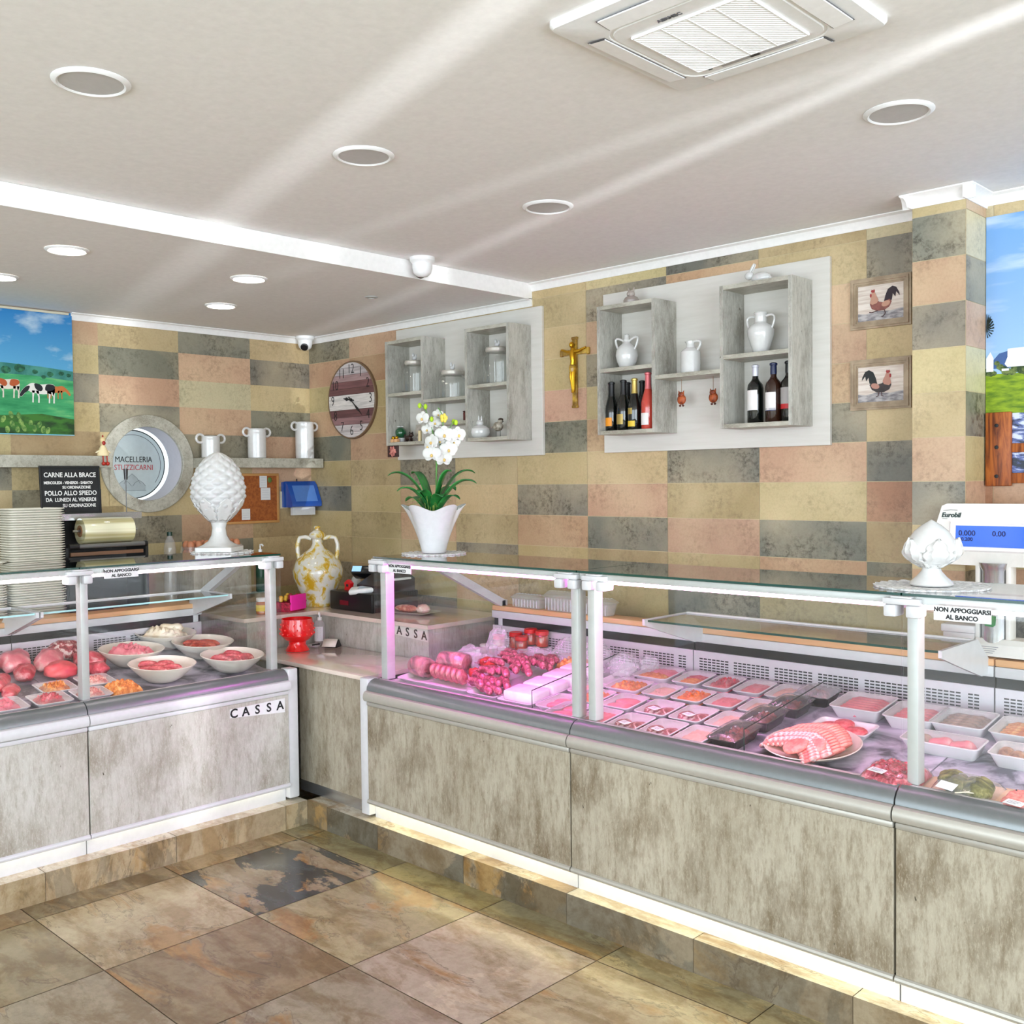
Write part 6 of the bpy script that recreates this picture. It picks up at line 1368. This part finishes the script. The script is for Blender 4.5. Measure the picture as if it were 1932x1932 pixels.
# front packs on butcher's paper
def paper(label, x, y, w, d, yaw):
    b = MB(); b.grid(lambda u, v: ((u-.5)*w, (v-.5)*d, .001+.004*abs(2*u-1)**4+.002*mnoise.noise(Vector((u*5, v*5, x)))), 14, 14); return b.build('butcher_paper', M_kraft, None, posR(x, y, .001), (DA, 0, yaw), label=label, cat='paper', solid=.001)
paper('peach butcher paper under the pack of mince', 4.410, -1.0, .205, .21, .02); paper('peach butcher paper under the green crusted pieces', 4.610, -.985, .205, .215, -.03); paper('peach butcher paper under the pink slice at the right edge', 4.80, -1.0, .185, .21, 0)
o = rest(lump(.165, .185, .044, 71, .35, 34, 34, .42), 'mince_pack', M_mince, posR(4.408, -.998, .006), DR, 'bright red pack of minced meat on peach paper', yaw=.02)
b = lump(.172, .192, .047, 71, .30, 22, 22, .40); b.build('cling_wrap', M_film, o, (0, 0, -.001))
label_card(o, (-.022, -.058, .056), -.2, .05, .028)
for q, (dx, dy, yw) in enumerate(((-.036, .012, .5), (.036, -.004, .25))):
    b = MB(); b.ell((0, 0, .024), (.044, .074, .024), 26, 14, fn=lambda dd: 1+.05*sin(dd.y*8+dd.x*6)); o = rest(b, 'herb_crusted_meat', M_herb, posR(4.610+dx, -.975+dy, .006), DR, '%s green herb-crusted piece on peach paper beside the post' % ('left', 'right')[q], yaw=yw)
b = MB(); b.grid(lambda u, v: ((u-.5)*.175, (v-.5)*.175, .053*(sin(pi*min(.999, max(.001, u)))*sin(pi*min(.999, max(.001, v))))**.35), 14, 14); b.build('cling_wrap', M_film, None, posR(4.610, -.978, .004), DR, label='clear film over the two green herb-crusted pieces', cat='film')
b = MB(); b.box(-.028, .028, -.015, .015, 0, .0012); b.build('price_label', M_label, None, posR(4.585, -1.043, .050), (DA+.35, 0, -.3), label='white price sticker on the green herb-crusted pack', cat='label')
for q in range(3):
    b = MB(); b.tube([(-.03, -.004*q, 0), (.0, .003, .004), (.035, .004*q, .002)], .0018, 6); b.build('cocktail_stick', P('stick_white_%d' % q, (226, 214, 190), .5), None, posR(4.640+.008*q, -1.045+.012*q, .038), (DA, 0, .35+.1*q), label='thin pale stick before the green pack, %s from the front' % ORD[q], cat='stick')
o = rest(lump(.15, .17, .028, 33, .4, 24, 24, .5), 'pink_steak', M_salf, posR(4.79, -1.0, .006), DR, 'flat pink spiced slice at the right frame edge'); label_card(o, (-.02, -.055, .038), -.2, .05, .03)
b = MB(); rnd = random.Random(3)
for q in range(26): b.ell((rnd.uniform(-.05, .06), rnd.uniform(-.05, .07), .029), .0022, 6, 4)
b.build('peppercorns', P('peppercorn', (46, 40, 34), .6), o)['kind'] = 'stuff'

# ---- left meat counter: white trays, hams, cured sausages, bags, jars, cheese blocks
def wtray(label, x, y, w, d, h): return packed(label, posR(x, y), DR, w, d, h, M_trayw, False)
wtray('big white tray under the hams at the left case end', 2.285, -.75, .47, .46, .022); wtray('white tray under the heap of dark cured sausages', 2.615, -.74, .18, .50, .022); wtray('white tray under the white cheese blocks', 2.815, -.745, .20, .50, .022)
def hamroll(label, x, y, l, r, yaw, h):
    b = MB(); prof = [(-l/2, r*.75), (-l/2+.004, r*.95), (-l*.3, r*1.03), (0, r), (l*.3, r*1.02), (l/2-.004, r*.9), (l/2, r*.6)]
    b.loft([[(px, q*cos(2*pi*i/28)*(1+.04*sin(3*2*pi*i/28)), q*sin(2*pi*i/28)+r) for i in range(28)] for px, q in prof]); o = rest(b, 'cured_ham', M_ham2, posR(x, y, h), DR, label, yaw=yaw, ang=50)
    b = MB(); b.loft([[(px, (q+.004)*cos(2*pi*i/20)*(1+.05*sin(5*2*pi*i/20)), (q+.004)*sin(2*pi*i/20)+r) for i in range(20)] for px, q in prof]); b.build('shrink_wrap', M_film, o)
hamroll('wrapped cured ham roll nearest the left case end', 2.125, -.875, .125, .046, -.15, .006); hamroll('second wrapped ham roll behind the row of salami pieces', 2.235, -.775, .15, .050, .25, .006)
for q in range(6):
    b = MB(); b.lathe([(.026, 0), (.036, .006), (.037, .020), (.030, .030), (.001, .032)], 24); o = b.build('salami_piece', M_ham2, None, posR(2.215+q*.038, -.885-.004*q, .044), ang=60, label='%s cut salami piece from left, front row in the white tray' % ORD[q], cat='meat'); o.rotation_euler = (Matrix.Rotation(DA, 3, 'X') @ Matrix.Rotation(.25+.05*q, 3, 'Z') @ Matrix.Rotation(1.25, 3, 'Y')).to_euler()
for q, (x, y, h) in enumerate(((2.395, -.80, .03), (2.375, -.70, .05), (2.43, -.735, .045))):
    b = MB(); b.ell((0, 0, .02), (.036, .028, .024), 18, 10, fn=lambda dd: 1+.1*sin(dd.x*6+dd.y*5)); rest(b, 'red_cured_chunk', P2('red_chunk_%d' % q, [(.4, (150, 12, 26)), (.6, (220, 60, 60))], 24, .25), posR(x, y, h-.015), DR, ('front', 'left rear', 'right rear')[q]+' deep red cured chunk left of the sausages', yaw=q)
def saus(label, x, y, h, yaw, l=.11, r=.0175, m=None, pitch=0, group=None):
    b = MB(); n = 12; pts = []; rad = []
    for i in range(n+1):
        s = i/n; pts.append(((s-.5)*l, .012*sin(pi*s), .010*sin(pi*s))); rad.append(r*max(.15, min(1, sin(pi*min(max(s, .02), .98))*2.2))*(1+.06*sin(s*19+x*90)))
    b.tube(pts, rad, 12); b.tube([pts[0], (pts[0][0]-.012, pts[0][1]-.002, pts[0][2])], [.003, .004], 6)
    o = b.build('cured_sausage', m or M_saus, None, posR(x, y, h), (DA, pitch, yaw), ang=60, label=label, cat='sausage', group=group); return o
SP = [(2.36, -.70, .040, -.2), (2.42, -.62, .062, -.3), (2.46, -.73, .066, -.1), (2.555, -.67, .070, -.5), (2.60, -.69, .066, -.55), (2.50, -.83, .060, -.2), (2.54, -.94, .045, -.3), (2.455, -.84, .030, -0.33), (2.50, -.785, .050, -0.28), (2.575, -.80, .055, -0.60), (2.60, -.76, .060, -0.60), (2.625, -.715, .060, -0.60), (2.655, -.74, .050, -0.60), (2.660, -.655, .058, -0.54), (2.52, -.62, .062, -0.46), (2.40, -.575, .062, -0.40), (2.475, -.665, .060, -0.27), (2.57, -.905, .030, -0.57), (2.545, -.86, .030, -0.54), (2.61, -.88, .035, -0.63), (2.665, -.885, .030, -0.66), (2.515, -.915, .026, -0.42), (2.615, -.955, .026, -0.38), (2.66, -.95, .030, -0.24), (2.645, -.585, .055, -0.51), (2.665, -.62, .040, -0.54), (2.585, -.635, .060, -0.51), (2.545, -.70, .062, -0.45), (2.57, -.56, .050, -0.45), (2.62, -.53, .045, -0.45), (2.53, -.76, .030, -0.48), (2.60, -.83, .028, -0.57)]
for k, (x, y, h, yw) in enumerate(SP): saus('dark mottled cured sausage in the heap under magenta light', x, y, h, yw, (.125 if k % 3 else .14), .0165, group='cured sausages in the heap')
def bag(label, x, y, w, d, h, seed, m=None):
    b = MB(); o = Vector((seed*2.3, seed, 0))
    def f(dd): return 1+.34*mnoise.noise(dd*2.6+o)+.16*mnoise.noise(dd*6+o)
    b.ell((0, 0, h*.45), (w/2, d/2, h/2), 30, 18, fn=f); return b.build('plastic_bag', m or M_bag, None, posR(x, y, .004), (DA, 0, seed), ang=25, label=label, cat='bag')
bag('clear crumpled bag over the hams at the case end', 2.25, -.68, .18, .14, .11, 1.3); bag('clear peaked bag before the cash desk end', 2.285, -.56, .10, .10, .17, 2.1); bag('milky crumpled bag behind the sausages', 2.47, -.47, .20, .12, .07, 3.7)
bag('clear bag of pale pieces behind the cheese blocks', 2.66, -.44, .17, .16, .13, 4.2); bag('clear bag beside the post behind the cheese blocks', 2.80, -.43, .15, .15, .12, 5.9); bag('white knotted bag at the rear between both counters', 2.985, -.47, .13, .14, .10, 6.4); bag('small white knotted bag right of the knotted one', 3.06, -.40, .085, .09, .075, 7.7)
rest(lump(.15, .13, .045, 88, .5), 'orange_pieces', M_oran, posR(2.73, -.50, .003), DR, 'orange breaded pieces under the bags behind the cheese blocks', kind='stuff')
M_sauce = P2('red_preserve', [(.4, (120, 14, 10)), (.6, (196, 60, 30))], 24, .1, coat=.6); M_lidr = P('red_lid', (206, 14, 20), .3)
for k, (x, y, h, lab) in enumerate(((2.135, -.385, .0, 'front left'), (2.215, -.345, .012, 'rear left'), (2.290, -.385, .008, 'front right'), (2.300, -.325, .032, 'rear middle'), (2.385, -.335, .032, 'rear right'))):
    t = thing('preserve_jar', '%s of the red-lidded preserve jars by the case end' % lab, 'jar', posR(x, y, .001+h)); b = MB(); b.lathe([(.028, 0), (.032, .005), (.032, .050), (.028, .058)], 24); b.build('glass_body', M_sauce, t); b = MB(); b.lathe([(.031, .056), (.033, .058), (.033, .074), (.030, .077), (.026, .075), (.001, .075)], 26); b.build('lid', M_lidr, t)
    if h > .0105:
        b = MB(); b.box(-.034, .034, -.03, .03, 0, h-.002); b.build('jar_riser', M_trayw, None, posR(x, y, 0), DR, label='white block under the %s red-lidded jar' % lab, cat='block')
for k, (x, y) in enumerate(((2.105, -.455), (2.165, -.460), (2.235, -.460))):
    t = thing('spread_jar', '%s small silver-lidded jar before the red-lidded ones' % ('left', 'middle', 'right')[k], 'jar', posR(x, y, .001)); b = MB(); b.lathe([(.022, 0), (.024, .004), (.024, .028), (.021, .034)], 22); b.build('glass_body', P('spread_%d' % k, [(120, 90, 40), (150, 120, 60), (220, 200, 180)][k], .15), t); b = MB(); b.lathe([(.023, .033), (.0245, .035), (.0245, .045), (.001, .047)], 22); b.build('lid', P('pale_lid_%d' % k, (226, 222, 214), .35, .2), t)
M_cheese = P2('vacuum_white', [(.4, (232, 214, 224)), (.6, (246, 238, 242))], 10, .35, 4, bmp=.1)
for k, (y, lab) in enumerate(((-.905, 'front'), (-.785, 'second'), (-.665, 'third'), (-.550, 'rear'))):
    b = MB(); b.box(-.085, .085, -.054, .054, 0, .045, .010, 3); rest(b, 'cheese_block', M_cheese, posR(2.812, y, .0045), DR, '%s white vacuum-packed block in the row right of the sausages' % lab, 'cheese', yaw=.02)
packed('white wrapped tray of pink fillets before the double post', posR(3.005, -.915), DR, .135, .17, .030, M_trayw, True)
for q in range(2):
    b = MB(); b.ell((0, 0, .013), (.040, .026, .014), 18, 10); rest(b, 'pink_fillet', M_pinkm, posR(3.005, -.940+q*.045, .004), DR, '%s pink fillet in the tray before the double post' % ('front', 'rear')[q], yaw=.3)
packed('large white tray under the knotted bags', posR(3.01, -.50), DR, .12, .26, .018, M_trayw, False)
packed('white wrapped tray of pale slices behind the double post', posR(2.99, -.72), DR, .12, .15, .028, M_trayw, True); rest(lump(.07, .09, .02, 95, .3), 'chicken_slices', M_chick, posR(2.99, -.72, .003), DR, 'pale slices in the tray behind the double post', kind='stuff')

# ---- left counter: five bowls, cuts, trays
def bowl(label, x, y, r=.152):
    b = MB(); h = .080
    b.lathe([(r*.42, 0), (r*.46, .002), (r*.62, h*.25), (r*.86, h*.68), (r*.985, h*.96), (r, h), (r*.975, h+.002), (r*.95, h*.95), (r*.82, h*.66), (r*.55, h*.22), (.001, h*.14)], 56)
    return b.build('serving_bowl', M_bowl, None, posL(x, y, .003), (0, DA*.6, 0), label=label, cat='bowl')
B5 = [(.775, -1.455, 'rear cream bowl holding pale folded tripe'), (1.005, -1.375, 'cream bowl of orange-red sausages, behind the front right bowl'), (.975, -1.735, 'rear left cream bowl with smooth pink meat'), (1.262, -1.725, 'front left cream bowl with pink sausages'), (1.280, -1.372, 'front right cream bowl with dark red sausages')]
for x, y, lab in B5: bowl(lab, x, y)
rnd = random.Random(21)
def inbowl(bi, n, m, nm, lab, l, r, rad=.07):
    x0, y0, _ = B5[bi]
    for k in range(n):
        a = 2*pi*k/n+bi; rr_ = rad*(.55+.45*((k*7) % n)/n) if k else 0; b = MB(); nn = 10; pts = []; rd = []
        for i in range(nn+1):
            s = i/nn; pts.append(((s-.5)*l, .016*sin(pi*s), .006*sin(pi*s))); rd.append(r*max(.2, min(1, sin(pi*min(max(s, .03), .97))*2.4)))
        b.tube(pts, rd, 12); b.build(nm, m, None, posL(x0+rr_*cos(a), y0+rr_*sin(a), .048+.012*(k % 2)+(.012 if k == 0 else 0)), (0, DA, rnd.uniform(.6, 2.0)), ang=60, label=lab, cat='sausage', group=lab)
inbowl(1, 7, M_saush, 'red_sausage', 'orange-red sausage in the bowl behind the front right one', .13, .016); inbowl(3, 8, M_sausf, 'pink_sausage', 'pink sausage in the front left cream bowl', .095, .0185); inbowl(4, 9, M_sausf, 'dark_sausage', 'dark red sausage in the front right cream bowl', .10, .019)
b = lump(.19, .14, .045, 44, .6, 26, 26, .5, .0); rest(b, 'folded_tripe', M_cream, posL(.775, -1.455, .058), DL, 'pale folded tripe piled in the rear bowl', yaw=.6)
b = MB(); b.ell((0, 0, .0), (.06, .024, .02), 18, 10, fn=lambda dd: 1+.2*sin(dd.x*5)); rest(b, 'folded_tripe', M_cream, posL(.79, -1.42, .108), DL, 'topmost pale fold of tripe in the rear bowl', yaw=.9)
b = lump(.19, .13, .040, 46, .7, 26, 26, .5, .0); rest(b, 'pink_meat', M_pinkm, posL(.975, -1.735, .050), DL, 'smooth pink meat in the rear left cream bowl', yaw=.7)
def cut(label, x, y, r, m, seed, yaw=0, h=0):
    b = MB(); o = Vector((seed*1.9, seed*.7, 2)); b.ell((0, 0, r[2]*.9), r, 26, 16, fn=lambda dd: 1+.22*mnoise.noise(dd*1.8+o)+.07*mnoise.noise(dd*5+o)); return rest(b, 'raw_joint', m, posL(x, y, .003+h), DL, label, 'meat', yaw=yaw)
cut('red raw joint beside the rear left bowl', .94, -1.925, (.085, .060, .042), M_raw, 1, .4); cut('small red raw joint before the bowls, behind the post', 1.055, -1.935, (.06, .045, .032), M_raw, 2, .2); cut('marbled pork neck at the rear behind the post', .735, -1.955, (.085, .075, .045), M_chop, 3, .3)
cut('pale pink pork loin under the mid shelf', .86, -2.075, (.12, .062, .045), M_pinkm, 4, -.5); cut('pink shoulder joint left of the pork loin', .80, -2.21, (.11, .07, .045), M_pinkm, 5, -.3); cut('smooth bright red topside joint left of the post', 1.015, -2.09, (.075, .070, .040), P2('topside', [(.4, (214, 58, 76)), (.6, (236, 104, 108))], 6, .3), 6, .2); cut('long red fillet end left of the topside', .965, -2.225, (.10, .045, .034), M_raw, 7, -.35)
cut('dark red cut at the left frame edge', 1.06, -2.37, (.10, .05, .032), M_raw, 8, -.4); cut('second dark red cut nearer the glass at left edge', 1.17, -2.36, (.07, .035, .026), M_raw, 9, -.4); cut('pink cut at the far left edge by the grille', .80, -2.36, (.09, .06, .045), M_pinkm, 10, .2)
def ltray(label, x, y, w, d, m, seed, lab2, film=True, name='diced_meat', yaw=0):
    packed(label, posL(x, y), (0, DA, yaw), w, d, .028, M_trayw, film); rest(lump(w-.05, d-.05, .030, seed, .7), name, m, posL(x, y, .003), DL, lab2, kind='stuff', yaw=yaw)
ltray('white tray of orange seasoned pieces left of the post', 1.195, -2.185, .15, .155, M_oran, 60, 'orange seasoned pieces in the tray left of the post')
ltray('white tray of diced pork right of the post', 1.185, -2.005, .15, .15, M_mix, 61, 'diced pale pork in the tray right of the post')
ltray('white tray of diced pork at the glass, right of the post', 1.345, -2.095, .14, .15, M_mix, 62, 'diced pork in the tray at the glass right of the post')
ltray('white tray of diced red meat at the glass, left of the post', 1.335, -2.265, .15, .155, M_raw, 63, 'diced red meat in the tray at the glass left of the post', name='diced_red_meat')
ltray('white tray of pink strips at the left frame edge', 1.325, -2.455, .17, .18, M_pinkm, 64, 'pink strips in the tray at the left frame edge', name='pink_strips')
rest(lump(.13, .14, .042, 65, .6), 'breaded_heap', M_oran, posL(1.352, -1.955, .003), DL, 'orange breaded heap on the deck before the bowls', kind='stuff')
